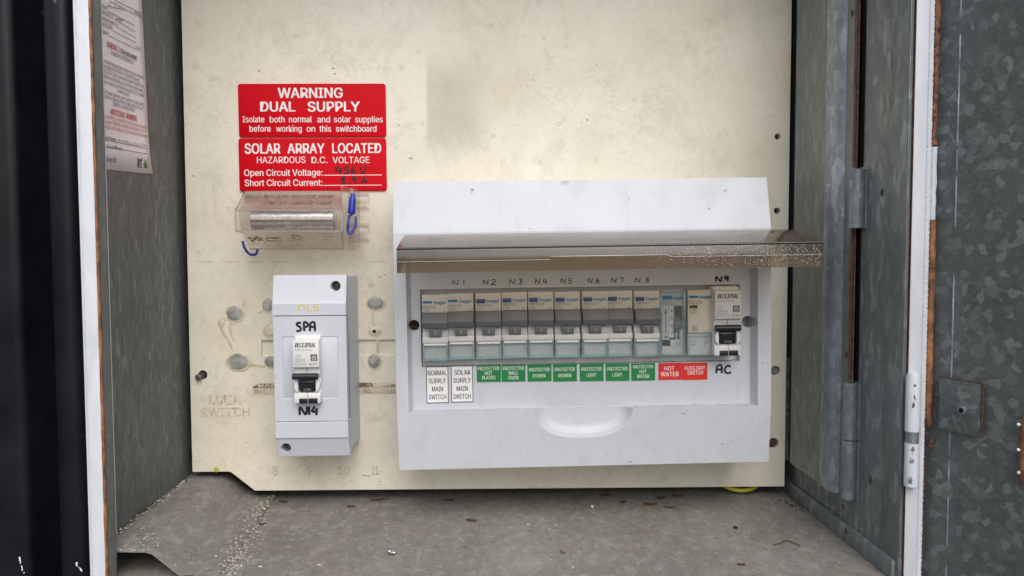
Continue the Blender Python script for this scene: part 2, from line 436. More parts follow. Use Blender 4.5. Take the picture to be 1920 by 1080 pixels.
def put_text(mb, s, O, U, Vv, N, width, cap, bold=0.0, outline=0.0, lift=.12, space=1.0):
    """O baseline start (metres), U right, Vv up, N out (unit vectors); width and cap height in mm"""
    vs, fs, x0, x1 = glyphs(s, 0.0, 3, outline, space)
    sx = width / max(x1 - x0 + 2 * bold, 1e-4) * .001; sy = cap / CAPH * .001
    # heavier weights: the same outlines set again slightly beside each other, each a hair prouder
    shifts = [(0, 0)] if bold <= .004 else ([(-bold, 0), (bold, 0)] if bold < .02 else [(-bold, -bold * .35), (bold, -bold * .35), (0, 0), (-bold, bold * .35), (bold, bold * .35)])
    for k, (dx, dy) in enumerate(shifts):
        pt = [O + U * (v.x - x0 + dx + bold) * sx + Vv * (v.y + dy) * sy + N * ((lift + k * .02) * .001 + v.z * sy) for v in vs]
        if outline:
            bv = [mb.bm.verts.new(p) for p in pt]
            for f in fs: mb.f([bv[i] for i in f])
        else:                       # outlines of this face overlap: every facet gets its own hair of height
            for q, f in enumerate(fs):
                e = N * (((q * 7) % 11) * .0000016); mb.f([mb.bm.verts.new(pt[i] + e) for i in f])
UX, UZ, NY = Vector((1, 0, 0)), Vector((0, 0, 1)), Vector((0, -1, 0))
def text_px(mb, F, s, x0, x1, ytop, ybase, c, bold=0.0, lift=.12, flip=False, outline=0.0, space=1.0):
    a0, b0 = F.ab(x0, ybase, c); a1, _ = F.ab(x1, ybase, c); _, b1 = F.ab(x0, ytop, c)
    if flip: put_text(mb, s, V(a1, b1, c), -UX, -UZ, NY, a1 - a0, b1 - b0, bold, outline, lift, space)
    else: put_text(mb, s, V(a0, b0, c), UX, UZ, NY, a1 - a0, b1 - b0, bold, outline, lift, space)
STROKES = {
 'N': [[(0, 0), (.08, .9), (.75, .05), (.95, 1)]], '.': [[(.35, .05), (.55, .1)]], '1': [[(.45, 1), (.5, 0)]],
 '2': [[(.05, .75), (.4, 1), (.8, .8), (.5, .4), (0, 0), (.95, .02)]], '3': [[(.1, .9), (.55, 1), (.8, .78), (.4, .55), (.85, .35), (.6, .02), (.05, .1)]],
 '4': [[(.45, 1), (.05, .4), (.95, .45)], [(.75, .8), (.68, -.05)]], '5': [[(.9, 1), (.3, .95), (.2, .55), (.7, .55), (.8, .2), (.4, 0), (.05, .08)]],
 '6': [[(.7, 1), (.2, .6), (.1, .15), (.5, 0), (.8, .25), (.5, .5), (.15, .3)]], '7': [[(.05, .9), (.85, .98), (.7, .5), (.6, 0)]],
 '8': [[(.8, .85), (.4, 1), (.15, .75), (.75, .3), (.5, 0), (.15, .2), (.8, .85)]], '9': [[(.8, .85), (.4, 1), (.1, .7), (.45, .5), (.8, .8), (.75, .3), (.6, 0)]],
 'S': [[(.9, .9), (.45, 1), (.15, .75), (.8, .4), (.7, .08), (.05, .02)]], 'P': [[(.25, 0), (.2, 1), (.75, .95), (.8, .6), (.25, .45)]],
 'A': [[(0, 0), (.15, .9), (.8, 1), (.85, 0)], [(.05, .5), (.85, .5)]], 'C': [[(.9, .8), (.5, 1), (.1, .6), (.15, .15), (.6, 0), (1, .15)]],
 'V': [[(.05, .95), (.4, 0), (1, 1.05)]], 'a': [[(0, 0), (.4, 1), (.95, 0)], [(.15, .35), (.8, .38)]],
}
def scrawl(mb, F, chars, ytop, ybase, c, r, squash=.1):
    squash = min(squash, .12)
    for ch, x0, x1 in chars:
        a0, b0 = F.ab(x0, ybase, c); a1, _ = F.ab(x1, ybase, c); _, b1 = F.ab(x0, ytop, c)
        for st in STROKES[ch]:
            pts = [(a0 + (a1 - a0) * u, b0 + (b1 - b0) * v, c) for u, v in st]
            mb.tube(spline(pts, 5), r, 6, squash)

# ================================================================== the meter cabinet
XL, XR, ZF = -228.0, 233.0, -190.0            # inside of the side walls, floor
ZT = 300.0
cab = bpy.data.objects.new('meter_cabinet', None); COL.objects.link(cab); cab.location = (0, 0, ZF * .001)
meta(cab, 'galvanised steel meter cabinet standing open around the cream switch panel', 'cabinet')
class Shift:                                    # cabinet-local: b measured from the cabinet floor
    pass
def cb(b): return b - ZF
def CM(): return MB()
# back, top, floor
CM().box(XL - 1, XR + 1, cb(ZF) + .2, cb(ZT), -62, -60).build('back_panel', 'dark', cab)
CM().box(XL - 1, XR + 1, cb(ZT), cb(ZT) + 1.2, -60, 136).build('top_panel', 'wall_r', cab)
fl = CM().box(XL - 1, XR + 1, -6, 0, -60, 150).build('base_panel', 'floor', cab)
# side walls
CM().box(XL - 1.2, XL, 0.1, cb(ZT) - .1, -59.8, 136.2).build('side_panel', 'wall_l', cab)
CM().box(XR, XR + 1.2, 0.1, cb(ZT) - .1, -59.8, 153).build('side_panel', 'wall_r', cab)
CM().box(XR - .8, XR - .05, .1, cb(ZT) - .1, 132, 153).build('edge_strip', 'wall_r', cab, bevel=.3)
# left return lip
lx = at(201, 468, 137)[0]
CM().box(XL - 1.2, lx, 0.1, cb(ZT) - .1, 136.3, 136.9).build('return_lip', 'lip', cab)
# low kerb flange along the right wall
CM().zprism([(XR - 3.2, -58), (XR - .1, -58), (XR - .1, 150), (XR - 3.2, 150)], .1, 11.5).build('floor_flange', 'wall_r', cab, bevel=.6)
# hinged leaf against the right wall
prof = [(226.3, 9.5), (226, 57), (225.4, 63), (225.0, 68), (225.4, 72), (226.6, 76), (228.4, 79), (230.6, 81), (230.7, 93)]
def leaf(mb, pr, b0f, b1):
    vs = []
    for a, c in pr: vs.append((mb.bm.verts.new(V(a, b0f(a, c), c)), mb.bm.verts.new(V(a, b1, c)), mb.bm.verts.new(V(a + .9, b1, c)), mb.bm.verts.new(V(a + .9, b0f(a, c), c))))
    for p, q in zip(vs, vs[1:]):
        for i in range(4): mb.f((p[i], p[(i + 1) % 4], q[(i + 1) % 4], q[i]))
    mb.f(vs[0]); mb.f(vs[-1][::-1]); return mb
zb = atX(1515, 892, 226)[1]
leaf(CM(), prof[:3], lambda a, c: cb(zb), cb(ZT) - 6).build('folding_leaf', 'leaf', cab)
leaf(CM(), prof[2:8], lambda a, c: cb(zb) - (.6 if c > 70 else 0), cb(ZT) - 6).build('folded_ridge', 'ridge', cab)
leaf(CM(), [(230.7, 81.3), (230.8, 95)], lambda a, c: cb(zb), cb(ZT) - 6).build('hinge_plate', 'leaf', cab)
# dark strips coloured as the shade beside the hinge rod, and rusty rod pieces
def wallZ(px, py, X): return cb(atX(px, py, X)[1])
z_rt, z_k0, z_k1 = wallZ(1607, 312, 229), wallZ(1612, 316, 228), wallZ(1612, 428, 228)
z_r2, z_l0, z_l1, z_l2 = wallZ(1602, 716, 229), wallZ(1600, 720, 228), wallZ(1600, 829, 228), wallZ(1598, 941, 228)
CM().box(232.2, 232.9, z_rt, cb(ZT) - 8, 95, 101).box(232.2, 232.9, z_r2, z_k1, 94.5, 100).build('hinge_shade', 'dark', cab)
for b0, b1 in ((z_rt, cb(ZT) - 8), (z_r2, z_k1)):
    CM().cyl((229.6, b0, 95.5), (229.6, b1, 95.5), 1.0).build('hinge_rod', 'rust_rod', cab)
    CM().cyl((230.4, b0, 97.2), (230.4, b1, 97.2), .7).build('hinge_rod', 'rust_rod', cab)
def knuckle(a, c, r, b0, b1, mat='knuckle', wrap=True, name='hinge_knuckle'):
    m = CM().lathe((a, b0, c), (0, 1, 0), [(0, r - .5), (.5, r), (b1 - b0 - .5, r), (b1 - b0, r - .5)], 24)
    if wrap: m.box(a + r - 1.2, a + r + .6, b0 + .2, b1 - .2, c - .5, c + 3.5)
    return m.build(name, mat, cab)
knuckle(228.2, 102.6, 5.0, z_k1, z_k0)
knuckle(227.9, 100.0, 4.6, z_l1 + .4, z_l0)
knuckle(227.9, 100.0, 4.6, z_l2, z_l1)
# hinge in the gap behind the panel edge
for y0, y1 in ((670, 765), (768, 860)):
    b0, b1 = cb(at(1478, y1, -14)[1]), cb(at(1478, y0, -14)[1]); ax = at(1476, 760, -14)[0]
    CM().cyl((ax, b0, -14), (ax, b1, -14), 4).build('rear_hinge', 'knuckle', cab)
# rust marks on the right wall
for px, py, X, r in ((1598, 25, 230.6, 2.2), (1595, 362, 230.6, 1.7), (1654, 360, 232.9, 2.2), (1587, 665, 230.6, 2.0), (1632, 900, 232.9, 2.4), (1581, 950, 232.9, 1.8), (1664, 1047, 232.2, 2.2), (1586, 995, 229.7, 1.8)):
    y, z = atX(px, py, X); mb = CM(); n = 9
    ring = [V(X - .12, cb(z) + r * 1.25 * math.sin(t) * rnd.uniform(.7, 1.1), -y + r * math.cos(t) * rnd.uniform(.6, 1)) for t in [2 * math.pi * i / n for i in range(n)]]
    mb.f([mb.bm.verts.new(p) for p in ring]); mb.build('rust_spot', 'rust', cab, smooth=False)
# white painted front edges and sealant beads
def edge_x(px, c): return at(px, 540, c)[0]
c_l = 139.0
w0, w1 = edge_x(155.5, c_l), edge_x(181, c_l)
CM().box(w0, w1, -60, cb(ZT), 137.05, c_l - .3).box(w0, XL - 1.35, -60, cb(ZT), 108, 137.0).build('painted_edge', 'white_strip', cab, bevel=.8, seg=3)
def bead(a, c, r, b0, b1, mat, jit=.35, squash=1, step=5):
    pts, rs = [], []; b = b0
    while b <= b1:
        pts.append((a + rnd.uniform(-jit, jit), b, c + rnd.uniform(-jit, jit) * .6)); rs.append(r * rnd.uniform(1 - jit, 1 + jit)); b += step
    return CM().tube(pts, rs, 8, squash).build('sealant_bead', mat, cab)
bead(edge_x(183.2, c_l - 1), c_l - 1.7, 1.05, -60, cb(ZT), 'silicone', .22, step=7)
c_r = 155.0
q0, q1, q2, q3 = (edge_x(p, c_r) for p in (1706, 1731, 1741, 1752))
CM().box(XR + 1.25, q1, -60, cb(ZT), 141, c_r).build('painted_edge', 'white_strip', cab, bevel=.5, seg=2)
CM().box(XR + .95, XR + 1.24, -60, cb(ZT), 150, c_r - .1).build('rust_line', 'rust', cab)
ridg = CM(); pts = []; b = -60
while b < cb(ZT): pts.append((q1 + 1.5 + .12 * math.sin(b * 2.0), b, c_r - .6)); b += .8
ridg.tube(pts, [1.5 + .10 * math.sin(i * 2.2) + rnd.uniform(-.08, .08) for i in range(len(pts))], 10, .8).build('white_ridged_bead', 'white_strip', cab)
zs = [cb(at(1745, y, c_r)[1]) for y in (-10, 272, 412, 800, 1095)]
bead(q2 + 1.5, c_r - .8, 1.5, zs[1], zs[0], 'old_sealant', .4, step=2.2)
bead(q2 + 1.3, c_r - .3, 1.6, zs[2], zs[1], 'white_strip', .15)
bead(q2 + 1.6, c_r - .5, 1.9, zs[3], zs[2], 'silicone', .14, step=3.5)
bead(q2 + .5, c_r - 2.0, 1.0, zs[4], zs[3], 'rust', .4, step=3)
# painted hinge of the outer door
hx = edge_x(1716.5, 158)
hb = [cb(at(1715, y, 158)[1]) for y in (697, 808, 830, 912)]
h1 = CM().lathe((hx, hb[1], 158), (0, 1, 0), [(0, 3.8), (hb[0] - hb[1] - 3, 3.8), (hb[0] - hb[1] - .8, 3), (hb[0] - hb[1], 1.2)], 20).build('door_hinge', 'white_strip', cab)
CM().cyl((hx, hb[2], 158), (hx, hb[1], 158), 3.5).build('hinge_ring', 'knuckle', h1)
CM().lathe((hx, hb[3], 158), (0, 1, 0), [(0, 3.2), (.5, 3.7), (hb[2] - hb[3], 3.7)], 20).build('hinge_barrel', 'white_strip', h1)
fk = CM()
for py, r, o in ((745, 1.3, -.6), (722, .8, -.9), (760, .9, -1.4)):
    zc = cb(at(1710, py, 161)[1]); fk.blob((hx + o, zc, 161.4), r * .8, .35, r * 1.7, .3)
fk.build('paint_flake', 'rust', h1)
fk = CM()
for py, o in ((842, -.9), (853, -.5), (864, -1.2), (900, -1.9)):
    fk.blob((hx + o, cb(at(1710, py, 161)[1]), 161.2), 1.2, .5, 1.9, .3)
fk.build('bare_patch', 'knuckle', h1)
# open door leaf, seen on its inner face
D0 = (edge_x(1757, 156), 154.0); th = math.radians(24)
dv = Vector((math.sin(th), -math.cos(th), 0)); dn = Vector((-math.cos(th), -math.sin(th), 0))
dd = bpy.data.objects.new('outer_door', None)
def dP(s, z, n=0.0): return Vector((D0[0], -D0[1], 0)) * .001 + dv * s * .001 + dn * n * .001 + Vector((0, 0, z * .001))
def slab(mb, s0, s1, z0, z1, n0, n1):
    return mb.loft([[dP(s0, z0, n), dP(s1, z0, n), dP(s1, z1, n), dP(s0, z1, n)] for n in (n0, n1)])
door = slab(CM(), -4, 230, -60, cb(ZT), -1, 0).build('door_leaf', 'door', cab)
def door_sz(px, py):                            # pixel on the door plane
    o = Vector((0, -DIST * .001, 0)); r = ray(px, py); P0 = dP(0, ZF * 0) + Vector((0, 0, ZF * .001)); t = (P0 - o).dot(dn) / r.dot(dn); p = o + r * t
    q = p - Vector((D0[0], -D0[1], 0)) * .001
    return q.dot(dv) * 1000, p.z * 1000 - ZF
s0 = door_sz(1788, 540)[0]
cr = CM(); cr.tube([dP(s0, z, 0.1) + dn * rnd.uniform(-.0007, .0001) for z in range(-60, 480, 5)], .5, 6, 1, raw=True); cr.build('door_crease', 'ridge', door)
sA, zA = door_sz(1768, 706); sB, zB = door_sz(1846, 820)
lp = slab(CM(), sA, sB, zB, zA, 1.4, 3.0).build('lock_plate', 'door', door, bevel=.3)
for (x0, x1, z0, z1) in ((sB - .6, sB + .1, zB, zA), (sA, sB, zA - .2, zA + .35)):
    slab(CM(), x0, x1, z0, z1, 1.5, 3.2).build('rusty_rim', 'rust_rod', lp)
sN, zN = door_sz(1812, 768)
nut = CM()
for rr, h0, h1_ in ((2.5, 3.0, 4.4),):
    k = [dP(sN + rr * math.cos(math.radians(60 * i + 12)), zN + rr * math.sin(math.radians(60 * i + 12)), h0) for i in range(6)]
    k2 = [dP(sN + rr * math.cos(math.radians(60 * i + 12)), zN + rr * math.sin(math.radians(60 * i + 12)), h1_) for i in range(6)]
    nut.loft([k, k2])
nut.build('nut', 'knuckle', lp, bevel=.2)
nb = CM(); nb.loft([[dP(sN + r_ * math.cos(t), zN + r_ * math.sin(t), h) for t in [2 * math.pi * i / 12 for i in range(12)]] for r_, h in ((1.3, 4.3), (1.2, 5.0))]); nb.build('bolt_end', 'dark', lp)
sC, zC0 = door_sz(1916, 905); _, zC1 = door_sz(1916, 772)
bl = CM(); bl.tube([dP(sC + 1.5 + rnd.uniform(-.3, .3), zC0 + (zC1 - zC0) * i / 8, .6) for i in range(9)], [1.2, 2.2, 2.4, 2.3, 2.5, 2.4, 2.6, 2.3, 1.3], 10, 1, raw=True)
bl.build('sealant_drip', 'silicone', door)
for py in (795, 842, 884):
    s_, z_ = door_sz(1914, py); b2 = CM(); b2.blob((0, 0, 0), 1, .8, .9, .2); o = b2.build('white_dab', 'speck', door)
    o.location = dP(s_ + .6, z_, 2.6)
for px, py in ((1742, 789), (1747, 831)):
    x, z = at(px, py, 157); m = CM()
    for i in range(4): m.blob((x + rnd.uniform(-1, 1), cb(z) + rnd.uniform(-1.5, 1.5), 156.5), rnd.uniform(.8, 1.8), .8, rnd.uniform(.8, 2), .35)
    m.build('rust_lump', 'rust', cab)

# folded cable cover on the cabinet floor
cov = CM()
zt = atX(218, 1000, XL + 2)[1] - ZF
top = [(XL + .5, zt + .5), (-214, zt - .3), (-199, zt - .8), (-195.5, zt - 1.8), (-193, zt - 3.8), (-180, zt - 15.0), (-172, 2.6), (-158, .9)]
nseg = 14; rings = []
for i in range(nseg + 1):
    c = -22 + (132.5 + 22) * i / nseg; dr = -2.2 * (i / nseg) ** 2; w = .12 * math.sin(i * 1.3); sk = -7 * (1 - i / nseg)
    up = [V(a + (sk if j > 1 else 0), max(b + w + dr, .6), c) for j, (a, b) in enumerate(top)]
    dn_ = [V(a + (sk if j > 1 else 0) - (.6 if j > 1 else 0), max(b + w + dr - 1.0, .25), c) for j, (a, b) in enumerate(top)][::-1]
    rings.append(up + dn_)
cov.loft(rings)
fcv = cov.build('cable_cover', 'floor', None, bevel=.25)
fcv.location = (0, 0, ZF * .001)
meta(fcv, 'bent grey sheet sloping up to the left wall, grit along its foot', 'cover sheet')

# ------------------------------------------------------------------ outside the cabinet, left
bw = MB().box(-420, -236.5, -330, 360, 60, 86).build('brick_wall', 'brick', None)
meta(bw, 'dark rough brick wall glimpsed behind the black steel sheet', 'wall')
sx = lambda px: at(px, 540, 137)[0]
pr = [(-352, 137.5), (sx(-30), 137.5), (sx(22), 138), (sx(36), 137), (sx(40), 133), (sx(46), 112), (sx(72), 108), (sx(80), 111), (sx(92), 122), (sx(99), 136.5), (sx(101), 138), (sx(130), 138), (sx(138), 137), (sx(143.5), 133.5), (sx(145), 128), (sx(144), 116)]
sh = MB(); zz = [-330, 360]
vs = [[sh.bm.verts.new(V(a, z, c - o)) for o in (0, .9) for z in zz] for a, c in pr]
for p, q in zip(vs, vs[1:]):
    for i, j in ((0, 1), (1, 3), (3, 2), (2, 0)): sh.f((p[i], p[j], q[j], q[i]))
bs = sh.build('steel_sheet', 'black_sheet', None, bevel=0)
bs.data.set_sharp_from_angle(angle=math.radians(75))
meta(bs, 'glossy black ribbed steel sheet standing at the far left edge', 'steel sheet')
for px, py, dx, dz in ((38, 1062, 3, 9), (146, 1064, 3.0, 4)):
    x, z = at(px, py, 139); sc_ = MB()
    for i in range(9):
        u = rnd.uniform(-1, 1); sc_.blob((x + u * dx * .5 + rnd.uniform(-.3, .3), z - u * dz * .6, 138.0), rnd.uniform(.2, .7), .12, rnd.uniform(.5, 1.3), .45, 1)
    sc_.build('paint_scrape', 'speck', bs)

# ------------------------------------------------------------------ the cream switch panel
PF = Frame('switch_panel', 'cream mottled switch panel carrying the switches, signs and white enclosures', 'panel', 960, 700, 0)
def pc(px, py, c=0): return PF.ab(px, py, c)
l, r = PF.ab(351, 468)[0], PF.ab(1477.5, 468)[0]
bt = pc(480, 920)[1]; bl2 = pc(360, 885)[1]; n1 = pc(430, 885)[0]; n2 = pc(478, 920)[0]; tp = ZT - 4 - PF.z
br_ = pc(1470, 912)[1]
outline = [(l, tp), (l, bl2), (n1 - 1, bl2), (n1 + 1.5, bl2 - .6), (n2, bt), (r, br_), (r, tp)]
cuts = []
for px, py, rad in ((1458, 256, 2.2), (1457, 395, 2.4), (1454, 695, 3.6), (1450, 831, 4.0), (380, 703, 3.4)):
    a, b = pc(px, py); cuts.append(MB().cyl((a, b, -20), (a, b, 5), rad).mesh('c'))
# recessed rail slot behind the small enclosure
a0, b1 = pc(490, 638); a1, b0 = pc(742, 666)
cuts.append(MB().box(a0, a1, b0, b1, -2.2, 4).mesh('c'))
MBp = MB().prism(outline, -6.5, 0)
board = MBp.build('board', 'board', PF.e, bevel=.5, cut=cuts)
board.location = (0, 0, 0)
# bolts behind the holes
for px, py, rad, mat in ((1454, 695, 3.2, 'knuckle'), (1450, 831, 3.6, 'rust')):
    a, b = pc(px, py); MB().lathe((a, b, -6), (0, 0, 1), [(0, rad), (3.2, rad), (4, rad - .8)], 16).build('panel_bolt', mat, PF.e)
a, b = pc(380, 703); MB().lathe((a - .5, b - .3, -8), (-.18, -.1, 1), [(0, 2.4), (11, 2.4), (11.8, 1.6)], 14).build('panel_bolt', 'dull', PF.e)
# putty plugs with yellow glue runs
def plug(px, py, rx, ry, col='putty', runs=()):
    a, b = pc(px, py); rx *= .4; ry *= .4
    g = MB().blob((a + .6, b - .5, 0), rx * 1.3, .5, ry * 1.25, .05, 3)
    for pts, rr in runs:
        P_ = spline([(*pc(x, y), .05) for x, y in pts], 8); m_ = len(P_)
        rl = [(rr[min(int(i * len(rr) / m_), len(rr) - 1)] if isinstance(rr, list) else rr) * min(1, .25 + 5 * min(i, m_ - 1 - i) / m_) * rnd.uniform(.9, 1.1) for i in range(m_)]
        g.tube(P_, rl, 8, .2)
    o = g.build('glue_run', 'glue')
    p = MB().blob((a, b, .25), rx, .8, ry, .03, 3).build('filler_plug', col, PF.e)
    o.parent = p
plug(440, 587, 15, 14, 'putty', [([(432, 590), (420, 597), (414, 606), (420, 622), (430, 640), (437, 658)], [2.6] * 6 + [2.2] * 6 + [1.8] * 6 + [1.2] * 7 + [.8]),
     ([(438, 595), (434, 608), (434, 622), (440, 640)], 1.3), ([(450, 580), (458, 570), (459, 561)], 1.1), ([(416, 600), (415, 612)], 2.6)])
plug(447, 678, 19, 15, 'putty', [([(458, 682), (480, 684), (500, 686)], 1.7), ([(455, 672), (468, 667)], 1.6)])
plug(503, 572, 10, 12, 'putty', [([(497, 580), (484, 588)], .8)])
plug(506, 620, 11, 11, 'glue')
plug(508, 678, 11, 10, 'putty')
plug(704, 568, 15, 12, 'putty', [([(712, 568), (722, 572)], 1.2), ([(702, 578), (698, 598), (704, 612)], .7)])
plug(702, 621, 10, 8, 'glue', [([(692, 612), (700, 622), (712, 632)], 1.2), ([(708, 630), (708, 652), (704, 668)], .8)])
plug(702, 677, 11, 13, 'putty', [([(694, 685), (702, 690), (710, 684)], .9)])
a, b = pc(702, 621); MB().cyl((a, b, .4), (a, b, 1.3), 1.3).build('screw_hole', 'dark', PF.e)
# engraved marks
en = MB()
for s, x0, x1, y0, y1 in (('MAIN', 392, 452, 742, 759), ('SWITCH', 376, 469, 765, 781)):
    a0, b0 = pc(x0, y1); a1, _ = pc(x1, y1); _, b1 = pc(x0, y0)
    put_text(en, s, V(a0, b0, 0), UX, UZ, NY, a1 - a0, b1 - b0, 0, .022, .0)
en.build('engraved_words', 'board_plain', PF.e)
for s, x0, x1, y0, y1 in (('8', 510, 522, 875, 891), ('9', 575, 587, 875, 890), ('10', 633, 655, 874, 890), ('11', 697, 710, 874, 890), ('4', 690, 702, 526, 540)):
    a0, b0 = pc(x0, y1); a1, _ = pc(x1, y1); _, b1 = pc(x0, y0)
    en = MB(); put_text(en, s, V(a0, b0, 0), UX, UZ, NY, a1 - a0, b1 - b0, 0, .02, .0); en.build('engraved_number', 'board_plain', PF.e)
dirt = MB()
for x0, x1, y0, y1 in ((421, 424, 741, 750), (440, 442, 744, 756), (436, 447, 764, 767), (440, 442, 766, 776), (415, 417, 750, 757), (456, 458, 768, 774)):
    a0, b0 = pc(x0, y1); a1, b1 = pc(x1, y0); dirt.box(a0, a1, b0, b1, -.2, .22)
dirt.build('engraving_dirt', 'groove', PF.e)
ln = MB()
for x0, x1 in ((368, 398), (415, 447), (460, 494), (510, 540), (695, 726)):
    a0, b0 = pc(x0, 491.6); a1, b1 = pc(x1, 490.6); ln.box(a0, a1, b0, b1, -.2, .12)
ln.build('dashed_line', 'groove', PF.e)
for px, py in ((552, 69), (920, 48), (1289, 85), (1020, 71), (792, 232), (1013, 304), (925, 255), (798, 258), (1350, 252), (1118, 300), (1048, 232), (404, 706)):
    a, b = pc(px, py); n = 14; mk = MB(); mk.tube([(a + 1.25 * math.cos(2 * math.pi * i / n), b + 1.25 * math.sin(2 * math.pi * i / n), .05) for i in range(n + 1)], .16, 5, .5); mk.build('ring_mark', 'groove', PF.e)
mk = MB()
for px, py, dx, dy in ((1101, 225, 2, 6), (380, 18, 2, 2), (625, 128, 5, 4), (628, 138, 4, 3), (486, 133, 4, 5), (682, 892, 8, 2), (690, 893, 5, 3), (660, 902, 4, 2), (712, 903, 4, 2), (749, 235, 4, 2), (770, 297, 6, 3), (712, 520, 5, 3), (722, 515, 5, 2), (362, 330, 3, 4), (1000, 150, 7, 1.5), (1150, 180, 9, 1), (1120, 122, 6, 2)):
    a, b = pc(px, py); mk.blob((a, b, 0), dx * .2, .12, dy * .2, .4, 1)
mk.build('dirt_fleck', 'brown_label', PF.e)

# old circuit label strip, mostly covered
OL = Frame('old_label_strip', 'worn brown and cream circuit label running behind the small enclosure', 'label', 606, 728, 0)
a0, b0 = OL.ab(474, 740); a1, b1 = OL.ab(741, 717); bm_ = OL.ab(500, 727.5)[1]
MB().prism([(a0, b0), (a1, b0), (a1, bm_), (a0, bm_)], .02, .35).build('card', 'board_plain', OL.e)
a2 = OL.ab(487, 717)[0]; aR = OL.ab(699, 717)[0]
MB().prism([(a0, bm_ + .03), (a0 + .3, bm_ + 1.2), (a2, b1), (aR - 1, b1), (aR, bm_ + 2), (aR + .5, bm_ + .03)], .02, .4).build('brown_band', 'brown_label', OL.e)
MB().prism([(OL.ab(702, 727)[0], bm_ + .03), (OL.ab(724, 724)[0], bm_ + .9), (a1, b1 - .8), (a1, bm_ + .03)], .02, .4).build('torn_band', 'brown_label', OL.e)
t = MB(); text_px(t, OL, 'RANGE', 485, 545, 718.5, 726, .42, .01); text_px(t, OL, 'LIGHT', 692, 735, 718.5, 726, .42, .01); t.build('band_lettering', 'board_plain', OL.e)
t = MB(); text_px(t, OL, 'No.', 478, 492, 730, 737.5, .37); text_px(t, OL, 'A', 671, 676, 731, 737, .37); text_px(t, OL, 'No.', 681, 698, 730, 737, .37); text_px(t, OL, '16A', 725, 742, 731, 738, .37); t.build('card_lettering', 'print', OL.e)
t = MB(); scrawl(t, OL, [('1', 493, 498)], 729, 738, .4, .25); t.build('pen_mark', 'pencil', OL.e)

# ------------------------------------------------------------------ red signs
def red_sign(name, label, x0, x1, y0, y1, rot, rows, ):
    F = Frame(name, label, 'warning sign', (x0 + x1) / 2, (y0 + y1) / 2, 0, rot, 'red warning signs on the panel')
    a0, b0 = F.ab(x0, (y0 + y1) / 2)[0], F.ab((x0 + x1) / 2, y1)[1]; a1, b1 = F.ab(x1, (y0 + y1) / 2)[0], F.ab((x0 + x1) / 2, y0)[1]
    MB().prism(rrect(a0, a1, b0, b1, 2.0), .05, 1.5).build('plate', 'sign_red', F.e, bevel=.35)
    t = MB()
    for s, u0, u1, v0, v1, bo in rows: text_px(t, F, s, u0, u1, v0, v1, 1.5, bo, .12)
    t.build('lettering', 'sign_white', F.e)
    return F
S1 = red_sign('warning_sign', 'upper red plastic sign reading WARNING DUAL SUPPLY', 448, 724, 157.5, 257.5, .3,
    [('WARNING', 521, 643, 165, 183.5, .022), ('DUAL', 488, 554, 191, 209, .022), ('SUPPLY', 577, 675, 191, 209, .022),
     ('Isolate', 455, 496, 218, 229.5, .012), ('both', 506, 534, 218, 229.5, .012), ('normal', 542, 585, 218, 229.5, .012), ('and', 595, 619, 218, 229.5, .012), ('solar', 626, 658, 218, 229.5, .012), ('supplies', 666, 718, 218, 229.5, .012),
     ('before', 468, 508, 235.5, 247, .012), ('working', 518, 566, 235.5, 247, .012), ('on', 575, 591, 235.5, 247, .012), ('this', 599, 621, 235.5, 247, .012), ('switchboard', 630, 706, 235.5, 247, .012)])
S2 = red_sign('warning_sign', 'lower red plastic sign reading SOLAR ARRAY LOCATED with handwritten values', 449, 725, 259.5, 358.5, .3,
    [('SOLAR', 459, 526, 269.5, 288, .022), ('ARRAY', 539, 609, 269.5, 287.5, .022), ('LOCATED', 623, 715, 269, 287, .022),
     ('HAZARDOUS', 482, 573, 294, 306, .006), ('D.C.', 584, 614, 294, 306, .006), ('VOLTAGE', 624, 693, 294, 306, .006),
     ('Open Circuit Voltage:', 458, 605, 318, 330, .012), ('Short Circuit Current:', 459, 605, 337, 349, .012)])
t = MB()
for y in (328.3, 347.3):
    a0, b0 = S2.ab(607, y + .9, 1.5); a1, b1 = S2.ab(716, y - .9, 1.5); t.box(a0, a1, b0, b1, 1.5, 1.62)
t.build('rule_line', 'sign_white', S2.e)
t = MB(); scrawl(t, S2, [('4', 629, 642), ('5', 645, 656), ('6', 658, 667), ('V', 675, 687)], 312, 325, 1.65, .62); scrawl(t, S2, [('8', 639, 649), ('.', 651, 656), ('9', 659, 670), ('a', 678, 690)], 332, 344, 1.65, .62)
t.build('handwriting', 'red_pen', S2.e)

# ------------------------------------------------------------------ transparent isolating link
LK = Frame('isolating_link', 'clear plastic meter isolating link box with a bright metal bar inside', 'isolator', 550, 414, 0, .0)
def la(px, c=45): return LK.ab(px, 414, c)[0]
def lb(py, c): return LK.ab(550, py, c)[1]
T1 = (3, lb(362, 3)); T2 = (49, lb(397, 49)); T3 = (49, lb(433, 49)); T4 = (40, lb(437, 40)); T5 = (3, lb(466, 3))
def hsec(dz): return [(c, b) for c, b in (T1, T2, T3, T5)]
hL = [la(462, 3), la(446, 49), la(452, 49), la(466, 3)]; hR = [la(642, 3), la(640, 49), la(640, 49), la(644, 3)]
MB().loft([[V(a, b, c) for a, (c, b) in zip(hL, (T1, T2, T3, T5))], [V(a, b, c) for a, (c, b) in zip(hR, (T1, T2, T3, T5))]]).build('housing', 'clear', LK.e, bevel=.8)
